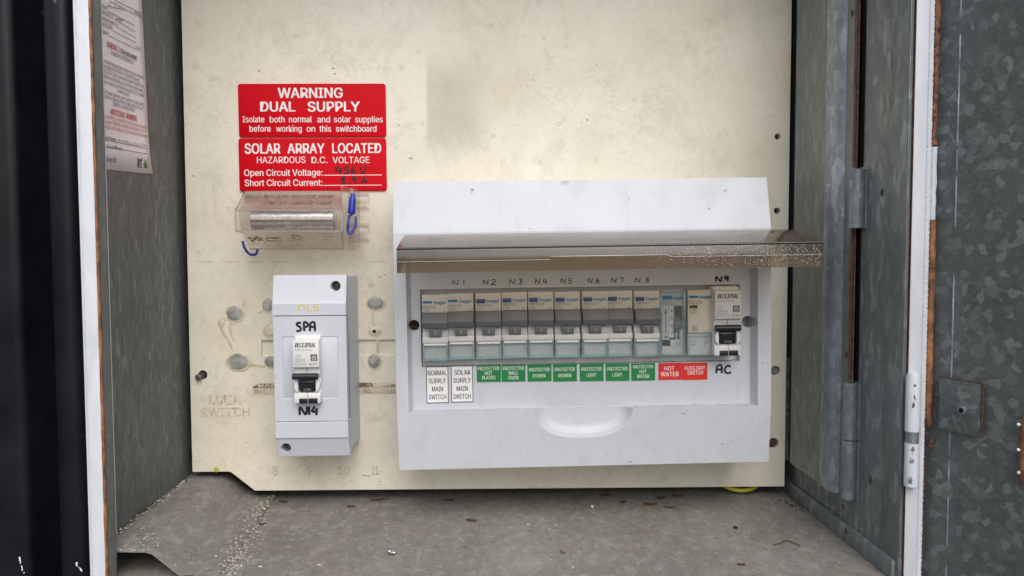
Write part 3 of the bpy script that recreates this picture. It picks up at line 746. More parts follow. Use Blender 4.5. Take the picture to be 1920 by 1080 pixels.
# front cover shell with chamfered left end
def off(p, d): return (p[0] + d, p[1])
cv = MB()
fr = [(T1[0] + 2, T1[1] + 1.0), (T2[0] + 1.8, T2[1] + 1), (T3[0] + 1.8, T3[1] - .3), (T3[0] - 6, T3[1] - .6)]
bk = [(T1[0] + 2, T1[1] + .1), (T2[0] + .2, T2[1] + .1), (T3[0] + .2, T3[1] + .8), (T3[0] - 6, T3[1] + .6)]
ring = fr + bk[::-1]
def sec(ab_, af): return [V(af if i in (1, 2, 3, 4, 5, 6) else ab_, b, c) for i, (c, b) in enumerate(ring)]
cv.loft([sec(la(459, 5), la(441, 50)), sec(la(640, 5), la(641, 50))]).build('front_cover', 'clear', LK.e, bevel=.4)
MB().box(la(640) + .1, la(640) + 1.6, T5[1] - 1.5, T1[1] + 2, 2, 47).box(la(646), la(656), T5[1] + 1, T1[1] + 1.5, 3, 30).build('end_shoulder', 'clear', LK.e, bevel=.5)
for y0, y1 in ((361, 397), (419, 457)):
    cc = lb((y0 + y1) / 2, 25); rr = abs(lb(y0, 25) - lb(y1, 25)) / 2
    MB().loft([[V(a_, cc + r_ * math.sin(t_), 25 + r_ * math.cos(t_)) for t_ in [2 * math.pi * i / 24 for i in range(24)]] for a_, r_ in ((la(656, 25), rr - .2), (la(689, 25), rr), (la(691, 25), rr), (la(691, 25), rr - 1.4), (la(658, 25), rr - 1.6))]).build('cable_sleeve', 'clear', LK.e)
cyb = lb(412, 33); m_ = MB()
m_.lathe((la(468, 40), cyb, 33), (1, 0, 0), [(0, 6.8), (.5, 7.6), (la(513, 40) - la(468, 40), 7.6), (la(513, 40) - la(468, 40) + .1, 6.6), (la(517, 40) - la(468, 40), 6.6), (la(517, 40) - la(468, 40) + .1, 7.3), (la(578, 40) - la(468, 40), 7.3), (la(578, 40) - la(468, 40) + .1, 6.5), (la(581, 40) - la(468, 40), 6.5), (la(581, 40) - la(468, 40) + .1, 7.6), (la(624, 40) - la(468, 40), 7.6), (la(624, 40) - la(468, 40) + .4, 6.8)], 32)
m_.build('link_bar', 'tin', LK.e)
# printing, upside down
def slant(mb, s, x0, x1, yc, h, p, q, bold=0.0):
    """text rotated half a turn on the face from profile point p (top) to q; yc = pixel row of centre"""
    best = min((abs(lb(yc, p[0] + (q[0] - p[0]) * k / 50) - (p[1] + (q[1] - p[1]) * k / 50)), k) for k in range(51))[1] / 50
    c = p[0] + (q[0] - p[0]) * best; b = p[1] + (q[1] - p[1]) * best
    dn2 = (V(0, q[1], q[0]) - V(0, p[1], p[0])).normalized(); n = UX.cross(-dn2) * 1.0
    n = Vector((0, -1, 0)) if abs(n.length) < 1e-6 else n.normalized()
    if n.y > 0: n = -n
    O = V(la(x1, c), b, c) - dn2 * h * .0005
    put_text(mb, s, O, -UX, dn2, n, la(x1, c) - la(x0, c), h, bold, 0, 1.3)
t = MB()
f1, f2 = (fr[0]), (fr[1])
slant(t, 'METER  ISOLATING  SOLID  LINK  FITTED', 461, 625, 371.5, 8.0, f1, f2, .008)
slant(t, 'SUPPLY  AUTHORITY  USE  ONLY', 496, 623, 384.5, 8.0, f1, f2, .008)
t.build('top_lettering', 'ink', LK.e)
t = MB()
g1, g2 = T3, T5
slant(t, 'ipd', 468, 493, 445.5, 12, g1, g2, .02); slant(t, 'S7', 548, 563, 441, 6.5, g1, g2); slant(t, 'AS60269', 597, 624, 435, 4.5, g1, g2); slant(t, '415V', 607, 624, 441, 4.5, g1, g2); slant(t, '125A', 607, 624, 446.5, 4.5, g1, g2); slant(t, 'S6191 SYD', 541, 574, 448, 3.5, g1, g2)
dn3 = (V(0, g2[1], g2[0]) - V(0, g1[1], g1[0])).normalized(); n3 = UX.cross(-dn3).normalized(); n3 = n3 if n3.y < 0 else -n3
def on_low(px, py):
    k = min((abs(lb(py, g1[0] + (g2[0] - g1[0]) * k / 60) - (g1[1] + (g2[1] - g1[1]) * k / 60)), k) for k in range(61))[1] / 60
    c = g1[0] + (g2[0] - g1[0]) * k; return V(la(px, c), g1[1] + (g2[1] - g1[1]) * k, c) + n3 * .0014
for rx, ry, ox, w in ((9, 6, 0, .3), (11, 7.5, 4.5, .26), (13, 9, 9, .22)):
    c0 = on_low(507 + ox, 445); lo, hi = (0, 20) if ox == 0 else (-4, 4)
    t.tube([c0 + UX * rx * .00036 * math.cos(2 * math.pi * i / 20) - dn3 * ry * .0007 * math.sin(2 * math.pi * i / 20) for i in range(lo, hi + 1)], w, 5, .4, raw=True)
c0 = on_low(556, 441)
t.tube([c0 + UX * .0038 * math.cos(2 * math.pi * i / 20) - dn3 * .0052 * math.sin(2 * math.pi * i / 20) for i in range(21)], .18, 5, .4, raw=True)
t.build('side_lettering', 'ink', LK.e)
eg = MB()  # hazy tubes added along the edges, imitating reflection inside the plastic
for P, a_0, a_1 in ((T2, la(443, 50), la(641, 50)), (T3, la(443, 50), la(641, 50)), (T1, la(460, 5), la(641, 5)), (T5, la(466, 5), la(644, 5))):
    eg.tube([(a_0, P[1] + (.9 if P in (T1, T2) else -.2), P[0] + 1.6), (a_1, P[1] + (.9 if P in (T1, T2) else -.2), P[0] + 1.6)], .5, 6)
eg.tube([(la(460, 5), T1[1] + .8, T1[0] + 2), (la(442, 50), T2[1] + .8, T2[0] + 1.6), (la(442, 50), T3[1], T3[0] + 1.6), (la(452, 45), T3[1] - .8, T3[0] - 6)], .5, 6)
eg.tube([(la(641, 5), T1[1] + 1, T1[0] + 2), (la(641, 50), T2[1] + 1, T2[0] + 1.8), (la(641, 50), T3[1], T3[0] + 1.8), (la(644, 5), T5[1], T5[0] + 2)], .55, 6)
eg.build('edge_reflection', 'clear_edge', LK.e)
MB().box(la(535, 50), la(546, 50), lb(432, 50), lb(405, 50), 50.9, 51.6).build('clip_tab', 'clear', LK.e)
# blue wire seals
def seal(label, pts, r, plugp=None):
    x, y = pts[0][:2]
    F = Frame('wire_seal', label, 'seal', x, y, 0, 0, 'blue wire seals')
    MB().tube(spline([(*F.ab(px, py, c), c) for px, py, c in pts], 6), r, 10).build('wire', 'seal', F.e)
    if plugp:
        P = [(*F.ab(px, py, c), c) for px, py, c in plugp]; MB().tube(spline(P, 4), [.6] + [1.6] * 3 + [2.4] * 5 + [2.6] * 3 + [1.5], 10).build('seal_body', 'seal', F.e)
        MB().cyl(F.ab(656, 405, 30) + (30,), F.ab(667, 398, 30) + (30,), .5).build('seal_tail', 'seal', F.e)
seal('blue wire seal looped through the right end of the clear link', [(655, 404, 34), (653, 418, 36), (652, 432, 36), (655, 438, 36), (662, 432, 35), (667, 420, 34), (667, 406, 33)], .85, [(662, 362, 34), (661, 372, 35), (660, 388, 36), (658, 402, 36)])
seal('short curl of blue wire poking out under the left end of the clear link', [(455, 452, 18), (458, 463, 18), (464, 473, 17), (472, 478, 16), (480, 476, 14), (483, 468, 12)], .9)

# ------------------------------------------------------------------ circuit breakers
def rcbo_tree(name, label, px, py, c, rot, sc=1.0):
    F = Frame(name, label, 'circuit breaker', px, py, c, rot, 'white residual current breakers')
    E = F.e
    # body with side cheeks; c = 0 is the front of the printed plate
    MB().xprism([(-34, 23), (-6, 23), (-5, 20.8), (-1, 20.6), (-1, 1.6), (-2.2, 1.2), (-2.6, -3), (-5, -6), (-5, -14.6), (-1.5, -16.5), (-1.5, -22.8), (-34, -22.8)], -8.8, 8.8).build('body', 'rcbo', E, bevel=.5)
    pl = MB().box(-8.7, 8.7, 1.9, 20.4, -.9, .15).build('printed_plate', 'rcbo', E, bevel=.25)
    t = MB()
    def tt(s, a, b, w, h, bold=0, mb=None): put_text(mb or t, s, V(a, b, .15), UX, UZ, NY, w, h, bold, 0, .06)
    # slanted maker name with two bars
    vs = glyphs('CLIPSAL', .035)
    sh = Vector((.22, 0, .97)).normalized()
    put_text(t, 'CLIPSAL', V(-4.3, 15.5, .15), UX, Vector((.22, 0, 1)), NY, 11.0, 2.9, .035, 0, .06)
    for a in (-7.3, -5.9):
        t.prism([(a, 15.4), (a + 1.0, 15.4), (a + 1.6, 18.5), (a + .6, 18.5)], .15, .24)
    t.build('maker_name', 'print', pl)
    t = MB(); tt('RCBE220/30S', -7.4, 13.0, 11.6, 1.4); tt('C20', -7.4, 8.6, 4, 2.0)
    tt('30mA', -3.8, 3.4, 4.4, 1.4); tt('RCBO', 2.3, 3.4, 5.2, 1.4, .01); tt('4500 3', -6.6, 6.1, 5.2, 1.1)
    for a0, a1, b0, b1 in ((-7.4, -.6, 5.6, 7.6), (-7.4, -4.2, 3.2, 4.9)):
        for bx in ((a0, a1, b0, b0 + .22), (a0, a1, b1 - .22, b1), (a0, a0 + .22, b0 + .22, b1 - .22), (a1 - .22, a1, b0 + .22, b1 - .22)): t.box(*bx, .15, .22)
    t.build('rating_print', 'light_print', pl)
    ic = MB().prism(rrect(3.1, 7.6, 6.2, 10.7, .4), .15, .24).build('house_badge', 'print', pl)
    h = MB(); h.tube([(3.6 + .25, 8.6, .26), (5.35, 10.0, .26), (6.9, 8.6, .26), (6.6, 8.5, .26), (6.6, 6.9, .26), (4.2, 6.9, .26), (4.2, 8.2, .26), (5.3, 9.0, .26), (5.9, 8.3, .26), (5.4, 7.8, .26)], .2, 5, .4)
    h.build('house_outline', 'rcbo', ic)
    ha = MB().lathe((-9.0, -4.2, 0.6), (1, 0, 0), [(0, 1.9), (.3, 2.15), (16.8, 2.15), (17.1, 1.9), (17.15, .6)], 18).build('toggle_handle', 'black_plastic', E)
    tg = MB().xprism([(-6, -6.2), (-1.2, -6.3), (-.6, -8.6), (-1.0, -9.2), (-.4, -9.4), (-1.6, -14.9), (-6, -14.9)], -4.9, 5.0).build('toggle', 'black_plastic', E, bevel=.2)
    t = MB(); put_text(t, 'I.ON', V(-2.2, -14.2, -1.25), UX, UZ, NY, 4.8, 1.5, .01, 0, .2); t.build('toggle_lettering', 'light_print', tg)
    for s in (-1, 1):
        ck = MB(); n = 12
        arc = [(s * (5.3 + 3.4 * math.cos(math.radians(-80 + 160 * i / n))), -10.6 + 4.9 * math.sin(math.radians(-80 + 160 * i / n))) for i in range(n + 1)]
        ck.prism(arc if s > 0 else arc[::-1], -5.2, -.8).build('cheek', 'rcbo', E, bevel=.8, seg=3)
    MB().box(-.12, .12, -1.8, 1.5, -2.3, -1.9).box(.3, .5, -19.3, -15.2, -1.6, -1.25).build('seam', 'print', E)
    MB().box(-5.4, .3, -22.9, -19.5, -3, -1.0).box(.7, 7.0, -22.9, -19.4, -3, -1.0).build('terminal', 'black_plastic', E, bevel=.2)
    return F
def copy_tree(src, parent=None):
    c = src.copy(); COL.objects.link(c); c.parent = parent
    for ch in list(src.children): copy_tree(ch, c)
    return c

# small two-module enclosure
SF = Frame('small_enclosure', 'narrow white two-module enclosure marked SPA in marker pen', 'enclosure', 582, 688, 0, .25)
fc = 50.0
a0, a1 = SF.ab(513, 690, fc)[0], SF.ab(651, 690, fc)[0]
def sb(py, c=fc): return SF.ab(582, py, c)[1]
y_ = [sb(p) for p in (516, 566, 592, 594, 789, 791, 823, 859)]
hole1, hole2 = SF.ab(627, 537, fc), SF.ab(534, 842, fc)
ins0, insb = SF.ab(531, 748, fc); ins1, inst = SF.ab(632, 631, fc)
body = MB().box(a0 + .4, a1 - .4, y_[7] + 1.5, y_[0] - 1.5, .05, 44).build('base', 'spa', SF.e, bevel=.8, cut=[MB().cyl((*h, 30), (*h, 70), 3.35).mesh('c') for h in (hole1, hole2)])
cc_ = [MB().cyl((*hole1, 30), (*hole1, 70), 3.4).mesh('c')]
MB().xprism([(38, y_[0]), (fc - 5, y_[0]), (fc - 1, y_[1]), (fc, y_[1] - 1), (fc, y_[2] + .1), (38, y_[2] + .1)], a0 - .3, a1 - .2).build('upper_cap', 'spa', SF.e, bevel=.45, cut=cc_)
cc_ = [MB().cyl((*hole2, 30), (*hole2, 70), 3.3).mesh('c')]
MB().xprism([(38, y_[5] - .1), (fc, y_[5] - .1), (fc, y_[6] + .6), (fc - 1, y_[6]), (fc - 5, y_[7]), (38, y_[7])], a0, a1).build('lower_cap', 'spa', SF.e, bevel=.45, cut=cc_)
rin = MB().box(ins0, ins1, insb, inst, fc - 1.2, fc + 6).mesh('c')
MB().box(a0, a1 - .4, y_[5] + .25, y_[2] - .25, 38, fc - .7).build('centre_plate', 'spa', SF.e, bevel=.4, cut=[rin])
ia, ib = SF.ab(526 + 22 + 12, 748, fc), 0
MB().box(ins0 + .4, ins1 - .4, insb + .4, inst - .4, fc - 3, fc - 1.0).build('knockout_panel', 'spa', SF.e, bevel=.2)
for h in (hole1, hole2): MB().lathe((*h, 36), (0, 0, 1), [(0, 3.0), (3, 3.0), (3.6, 2.2)], 16).build('recessed_screw', 'dull', SF.e)
t = MB()
def logo(chars):
    for pts in chars: t.tube(spline([(*SF.ab(px, py, fc), fc + .05) for px, py in pts], 5), .38, 6, .3)
logo([[(560, 582), (560, 574), (566, 571), (572, 574), (572, 582)], [(577, 570), (577, 582), (584, 582)], [(598, 571), (590, 571), (588, 575), (596, 577), (596, 582), (587, 582)]])
t.build('maker_logo', 'yellow_print', SF.e)
t = MB(); scrawl(t, SF, [('S', 555, 566), ('P', 568, 579), ('A', 581, 592)], 605, 621, fc - .65, .82); t.build('handwriting', 'ink', SF.e)
t = MB(); scrawl(t, SF, [('N', 562, 577), ('1', 577, 583), ('4', 585, 597)], 762, 778, fc - .65, .85); t.build('handwriting', 'ink', SF.e)

R1 = rcbo_tree('residual_current_breaker', 'white and black residual current breaker in the narrow SPA enclosure', 574, 694, 58, .2)

# ------------------------------------------------------------------ the large enclosure
EF = Frame('distribution_enclosure', 'wide white twelve-module enclosure with its smoky lid lifted', 'enclosure', 1092, 612, 0, .72)
E = EF.e
fc2 = 66.0; dk = 57.0
def ea(px, c=fc2): return EF.ab(px, 612, c)[0]
def eb(py, c=fc2): return EF.ab(1092, py, c)[1]
A0, A1 = ea(741), ea(1446)
bT, bH, bM, bW, bB = eb(336.5, 58), eb(432), eb(500), eb(768), eb(874, 62)
prof = [(.1, bT - 1), (57, bT), (fc2 - .6, bH), (fc2, bM), (fc2, bW), (61.5, bB), (50, bB - .4), (.1, bB + 10)]
wa0, wa1 = ea(763), ea(1421)
win = MB()
win.loft([[V(a, b, c) for a, b in ((wa0 + k, bW + .2), (wa1 - k, bW + .2), (wa1 - k, bH - 6), (wa0 + k, bH - 6))] for c, k in ((dk, 2.2), (fc2 + .3, -.1), (80, -.1))])
sl0, sl1, slb, slt = ea(789, dk), ea(1387, dk), eb(683, dk), eb(538, dk)
slot = MB().box(sl0, sl1, slb, slt, 40, 90)
sco = MB(); ctr = ea(1093)
def tray(w, d, c, n=2.4):
    out = [(ctr - w, bW + 2.5)]
    for i in range(25):
        t_ = math.pi * i / 24; ct, st = math.cos(t_), math.sin(t_)
        out.append((ctr - w * math.copysign(abs(ct) ** (2 / n), ct), bW - d * abs(st) ** (2 / n)))
    out.append((ctr + w, bW + 2.5)); return [V(a, b, c) for a, b in out]
sco.loft([tray(23, 11.5, dk + .8), tray(25.5, 13.5, dk + 1.2), tray(27.5, 15.5, dk + 2.2), tray(29.5, 17.6, dk + 3.8), tray(31.3, 19.2, dk + 6), tray(32.6, 20.6, fc2 - .8), tray(33.4, 21.6, fc2 + .2), tray(33.8, 22, 75)])
# the section below the window leans back slightly, so the scoop cutter reaches through
holeL, holeR = EF.ab(776, 610, dk), EF.ab(1402, 603, dk)
cuts = [win.mesh('c'), slot.mesh('c'), sco.mesh('c'), MB().cyl((*holeL, 44), (*holeL, 66), 3.7).mesh('c'), MB().cyl((*holeR, 44), (*holeR, 66), 4.0).mesh('c')]
MB().xprism(prof, A0, A1).build('cover', 'white', E, bevel=.9, seg=3, cut=cuts)
# blank inner floor of the slot, screws
MB().box(sl0 + .1, sl1 - .1, slb + .1, slt - .1, 41, 50.5).build('slot_floor', 'breaker', E)
for h in (holeL,):
    s = MB().lathe((*h, 45), (0, 0, 1), [(0, 3.2), (5, 3.2), (6, 2.3)], 18).build('cover_screw', 'rust', E)
    MB().box(h[0] - 2, h[0] + 2, h[1] - .35, h[1] + .35, 50.6, 51.25).box(h[0] - .35, h[0] + .35, h[1] - 2, h[1] + 2, 50.6, 51.2).build('screw_slot', 'dark', s)
# slot edge frame
MB().box(sl0 - .2, sl1 + .2, slt - .1, slt + 1.1, dk - 3, dk + .35).build('slot_rim', 'white', E, bevel=.2)
# scuffs and dirt on the cover
m = MB()
for px, py, dx, dy, cc in ((795, 812, 9, 2.5, 64.3), (822, 816, 5, 2, 64.2), (1355, 833, 6, 2, 63.4), (1372, 829, 4, 2, 63.5), (1181, 866, 7, 2.5, 61.8), (1137, 851, 4, 2, 62.6), (907, 871, 5, 2.5, 61.6), (843, 864, 3, 2, 62), (1281, 775, 7, 2.5, 65.9), (1427, 656, 4, 2, 66), (1430, 681, 4, 4, 66), (1420, 560, 2, 5, 66), (886, 355, 8, 3, 60.4), (1180, 372, 3, 3, 61.8), (994, 429, 3, 2, 65.3), (1330, 390, 6, 1.5, 62.8), (1060, 341, 20, 1.2, 59.2), (1360, 357, 7, 1.5, 60.4), (770, 720, 2, 6, 57.1)):
    a, b = EF.ab(px, py, cc); m.blob((a, b, cc), dx * .17, .12, dy * .17, .45, 1)
for i in range(46):
    px = rnd.choice((rnd.uniform(770, 995), rnd.uniform(1190, 1418))); a, b = EF.ab(px, 767 - (px - 770) * .012, 59); m.blob((a, bW + .25, rnd.uniform(57.3, 64)), rnd.uniform(.15, .7), rnd.uniform(.2, .6), .12, .4, 1)
m.build('dirt_fleck', 'glue_dirt', E)
# handwriting over the slot
for chars, r_ in (([('N', 849, 860), ('.', 863, 866), ('1', 867, 873)], .36), ([('N', 906, 916), ('.', 917, 920), ('2', 921, 931)], .36), ([('N', 956, 966), ('.', 968, 971), ('3', 972, 980)], .36),
              ([('N', 1004, 1013), ('.', 1014, 1017), ('4', 1018, 1026)], .36), ([('N', 1052, 1061), ('.', 1063, 1065), ('5', 1065, 1073)], .36), ([('N', 1103, 1111), ('.', 1114, 1116), ('6', 1117, 1125)], .36),
              ([('N', 1147, 1156), ('.', 1158, 1161), ('7', 1161, 1170)], .36), ([('N', 1191, 1201), ('.', 1205, 1208), ('8', 1211, 1218)], .36), ([('N', 1342, 1354), ('.', 1354, 1357), ('9', 1358, 1367)], .75)):
    t = MB(); xm = chars[0][1]; yo = 534 - (xm - 850) * .0128
    scrawl(t, EF, chars, yo - 9.5, yo, dk, r_ * .85, .3); t.build('pen_mark', 'ink', E)
t = MB(); scrawl(t, EF, [('A', 1343, 1355), ('C', 1358, 1371)], 685.5, 700, dk, .75, .3); t.build('pen_mark', 'ink', E)

# smoky lid, hinged up
Lx0, Lx1 = -57.6, 194.3                                    # world X of its ends
ox, oz = EF.x, EF.z
def lw(px, py, c): return EF.ab(px, py, c)
def P_l(py, c): return (c, EF.ab(1092, py, c)[1])
lw0, lw1 = EF.ab(746, 470, 120)[0], EF.ab(1535, 470, 120)[0]
lid_prof = spline([P_l(435.5, 73), P_l(437, 84), P_l(443, 98), P_l(450.5, 111), P_l(458, 122), P_l(461.0, 127)], 4)
lipb = P_l(507, 127)
th_ = 1.8
outer = lid_prof + [lipb]
inner = [(lipb[0] - th_, lipb[1])] + [(c - .4, b - th_) if i else (c - th_, b - th_) for i, (c, b) in enumerate(lid_prof[::-1])]
lid = MB().xprism(outer + inner, lw0, lw1).build('lid', 'lid', E, bevel=.5)
for a_ in (lw0, lw1 - th_):
    ch = [(c - .3, b - th_ - .02) for c, b in lid_prof] + [(lipb[0] - th_ - .05, lid_prof[-1][1] - 2), (lipb[0] - th_ - .05, lipb[1] + .2), (lipb[0] - 20, lipb[1] + 5), (lid_prof[0][0] + 3, lid_prof[0][1] - 8)]
    MB().xprism(ch, a_, a_ + th_).build('lid_end', 'lid', lid, bevel=.2)
rb = MB()
a_s1, a_s2 = EF.ab(1030, 485, 126)[0], EF.ab(1250, 485, 126)[0]
bl_, bh_ = P_l(486.5, 126)[1], P_l(480.5, 126)[1]
rib = [(lw0 + .5, bl_, 127.1), (a_s1, bl_, 127.1), (a_s1 + .8, bh_, 127.1), (a_s2, bh_, 127.1), (a_s2 + 3, bl_ + .6, 127.1), (lw1 - .5, bl_ + .6, 127.1)]
rb.tube(rib, .38, 6, .4).build('lid_rib', 'lid', lid)
MB().tube([(lw0 + .2, lid_prof[-1][1] - .1, 127.0), (lw1 - .2, lid_prof[-1][1] - .1, 127.0)], .75, 8).build('lid_edge', 'black_plastic', lid)
sp = MB()
for i in range(1700):
    u = rnd.random() ** .75; a = a_s2 - 22 + u * (lw1 - a_s2 + 20); b = lipb[1] + (lid_prof[-1][1] - lipb[1]) * (rnd.random() ** .7 if rnd.random() < .7 else rnd.random() * .9 + .1)
    if rnd.random() > min(1, .25 + u * 1.4): continue
    s = .06 + .2 * rnd.random() ** 3; q = rnd.uniform(0, 3)
    sp.f([sp.bm.verts.new(V(a + s * math.cos(q + k * 1.57), b + s * math.sin(q + k * 1.57), 127.12)) for k in range(4)])
so = sp.build('overspray', 'speck', lid, smooth=False); so['kind'] = 'stuff'
for a_ in (lw0 + 14, lw1 - 26):
    MB().box(a_, a_ + 9, bH - 8, P_l(436, 73)[1] - 1.6, 62, 76).build('lid_hinge', 'lid', lid, bevel=.4)

# --- hager style breakers
LABS = [('MSN163', 'C63', 0), ('MSN120', 'C20', 0), ('ADC932T', 'C32', 1), ('ADC920T', 'C20', 1), ('ADC920T', 'C20', 1), ('ADC920T', 'C20', 1), ('ADC916T', 'C16', 1), ('ADC910T', 'C10', 1), ('ADC916T', 'C16', 1)]
DESC = ['breaker with thin blue stripe over the NORMAL SUPPLY label, leftmost in the row',
        'breaker with thin blue stripe over the SOLAR SUPPLY label',
        'breaker with blue test button over the HOT PLATES label, below N.2',
        'breaker with blue test button over the WALL OVEN label, below N.3',
        'breaker with blue test button over the left green POWER label, below N.4',
        'breaker with blue test button over the right green POWER label, below N.5',
        'breaker with blue test button over the left green LIGHT label, below N.6',
        'breaker with blue test button over the right green LIGHT label, below N.7',
        'breaker with blue test button over the green HOT WATER label, below N.8']
PX = [815, 865.5, 915.5, 966, 1015.5, 1065, 1114.5, 1163.5, 1212.5]
cB = 64.0
GRP = 'grey toggle breakers in the wide enclosure'
def place(root, px, py=610):
    a, _ = EF.ab(px, py, cB); b = EF.ab(1092, 609, cB)[1]
    x, z, c = EF.world(a, b); root.location = (x * .001, 0, z * .001); root.rotation_euler = (0, -EF.r, 0)
def base_breaker():
    F = Frame('circuit_breaker', DESC[0], 'circuit breaker', 815, 610, 0, .72, GRP); R = F.e
    MB().xprism([(44, 22.2), (62.6, 22.2), (64, 20.5), (64, 10.2), (62.2, 9.6), (62.2, 0), (60.4, -.4), (60.6, -3.4), (62, -5.6), (64, -6.2), (64.2, -10), (61.5, -10.2), (61.5, -22), (44, -22)], -8.55, 8.55).build('body', 'breaker', R, bevel=.3)
    MB().box(-8.45, 8.45, 10.4, 20.3, 63.9, 64.25).box(-8.45, 8.45, 20.5, 22.1, 61.5, 62.9).build('label_plate', 'beige', R, bevel=.15)
    MB().xprism([(62, 10.2), (65.4, 10.0), (68.4, 3.6), (66.6, -.2), (62, -.3)], -8.5, 8.5).build('switch_bar', 'grey_bar', R, bevel=.3)
    tg = MB().xprism([(60.6, -.4), (66.0, -.5), (65.6, -5.4), (65, -6.1), (60.6, -6.1)], -3.9, 4.1).build('toggle', 'grey_bar', R, bevel=.25)
    MB().box(-.35, .75, -4.6, -1.6, 65.8, 66.25).build('on_mark', 'light_print', tg)
    MB().box(4.9, 8.2, -1.6, -.5, 61, 61.9).build('indicator_slot', 'light_print', R)
    cv_ = MB().box(-7.3, 7.3, -20.3, -12.6, 62.6, 63.4).build('terminal_cover', 'aqua', R)
    MB().box(-8.3, 8.3, -12.5, -11.7, 61.6, 64.2).box(-8.3, -7.35, -20.4, -12.52, 61.6, 64.1).box(7.35, 8.3, -20.4, -12.52, 61.6, 64.1).box(-8.3, 8.3, -22.1, -20.42, 61.6, 64.1).build('cover_rim', 'aqua_rim', cv_, bevel=.15)
    MB().box(-7.4, 7.4, -11.6, -10.35, 61.6, 64.3).build('cover_lip', 'paper', cv_)
    t = MB(); put_text(t, ':hager', V(-1.3, 15.9, 64.25), UX, UZ, NY, 8.9, 2.2, .022, 0, .05); t.build('maker_name', 'blue', R)
    return F
BF = base_breaker(); R0 = BF.e
def rating(R, m, k, button):
    if button: MB().prism(rrect(-7.8, -1.9, 15.7, 18.3, .5), 63.5, 65.4).build('test_button', 'navy', R, bevel=.3)
    else: MB().prism(rrect(-8.0, -1.9, 16.4, 18.0, .3), 64.2, 64.4).build('blue_stripe', 'blue', R)
    t = MB(); put_text(t, m, V(-7.8, 13.1, 64.25), UX, UZ, NY, 8.6 if not button else 10.2, 1.75, 0, 0, .05); put_text(t, k, V(-7.8, 10.9, 64.25), UX, UZ, NY, 4.1, 1.6, 0, 0, .05)
    t.prism([(5.6, 10.8), (6.6, 10.8), (6.1, 12)], 64.25, 64.31)
    t.build('rating_print', 'print', R)
roots = [R0] + [copy_tree(R0) for _ in PX[1:]]
for i, (R, px) in enumerate(zip(roots, PX)):
    place(R, px); R.location.y -= rnd.uniform(-.35, .45) * .001; R.location.z += rnd.uniform(-.25, .25) * .001; R.rotation_euler = (rnd.uniform(-.006, .006), -EF.r + rnd.uniform(-.007, .007), rnd.uniform(-.008, .008)); R['label'] = DESC[i]; rating(R, *LABS[i])

# --- time switch
TF = Frame('time_switch', 'narrow timer under an aqua clear cover with a grey dial wheel', 'timer', 1262, 606, 0, .72); R = TF.e
MB().box(-8.6, 8.6, -22, 22, 44, 60).build('body', 'breaker', R, bevel=.3)
fp = MB().box(-6.8, -1.6, -11.5, 15, 60, 60.8).box(-6.8, 7, 11.4, 15, 60.02, 60.82).box(-6.8, 7, -21, -15.8, 60, 60.8).build('front_plate', 'breaker', R)
MB().box(-1.4, 7, -16, 11.3, 59, 60.1).build('dial_well', 'gap', R)
wh = MB(); n = 44
wh.lathe((1.0, -2.5, 54.5), (1, 0, 0), [(0, 8), (0, 8.2), (2.4, 8.2), (2.4, 7.6), (5.2, 7.6), (5.2, 7)], 40)
dw = wh.build('dial_wheel', 'grey_bar', R)
MB().box(-1.5, 1.4, -10, 11.2, 60.15, 61).build('number_strip', 'paper', R)
t = MB()
for i, s in enumerate('4567'): put_text(t, s, V(-.8, 7.4 - i * 5.2, 61), UX, UZ, NY, 1.2, 2.0, .02, 0, .06)
for i in range(16): t.box(.9, 1.4 if i % 4 else 1.75, 10 - i * 1.25, 10.25 - i * 1.25, 61, 61.12)
t.build('dial_numbers', 'ink', R)
teeth = MB()
for i in range(22):
    a_ = math.radians(-65 + i * 6); teeth.box(1.6, 5, -2.5 + 8.6 * math.sin(a_) - .16, -2.5 + 8.6 * math.sin(a_) + .16, 54.4 + 8.3 * math.cos(a_), 54.4 + 8.9 * math.cos(a_))
teeth.build('dial_ribs', 'light_print', dw)
t = MB(); t.box(-4.5, -4.0, -7.5, 6.5, 60.8, 60.9); t.prism([(-5.2, 6.5), (-3.3, 6.5), (-4.25, 9.6)], 60.8, 60.9); t.prism([(-5, -8.6), (-5, -10.6), (-2.2, -9.6)], 60.8, 60.9)
put_text(t, 'auto', V(-6.6, -13.8, 60.1), UX, UZ, NY, 4.4, 1.9, .01, 0, .8)
put_text(t, 'EH011', V(-6.6, 12.2, 60.8), UX, UZ, NY, 6.8, 1.9, 0, 0, .1)
t.build('arrow_print', 'print', R)
MB().box(-6.4, -1.7, -15.6, -11.7, 60, 61.2).build('black_window', 'black_plastic', R)
kb = MB().box(-1.4, 7.4, -16.2, -11.4, 60.1, 61.6).box(5.0, 7.4, -11.3, -4, 60.1, 61.6).box(2.2, 3.4, -11.3, -6.5, 60.1, 62).build('setting_slider', 'breaker', R, bevel=.2)
t = MB(); put_text(t, 'I 0', V(2.4, -14.9, 61.6), UX, UZ, NY, 3.6, 2.2, .01, 0, .08); t.box(-4.9, -4.6, -20, -17.4, 60.8, 60.9); t.build('slider_print', 'ink', kb)
cv_ = MB().box(-7.4, 7.0, -21, 20.6, 63.2, 64).build('clear_cover', 'aqua', R)
MB().box(-8.6, -7.45, -22, 21.8, 60.1, 64.4).box(7.05, 8.6, -22, 21.8, 60.1, 64.4).box(-7.42, 7.02, 20.65, 21.8, 60.1, 64.4).box(-7.42, 7.02, -22, -21.05, 60.1, 64.4).build('cover_rim', 'aqua_rim', cv_, bevel=.2)
MB().prism(rrect(-7.2, -.6, 16.2, 18.4, .3), 64.02, 64.2).build('blue_stripe', 'blue', R)
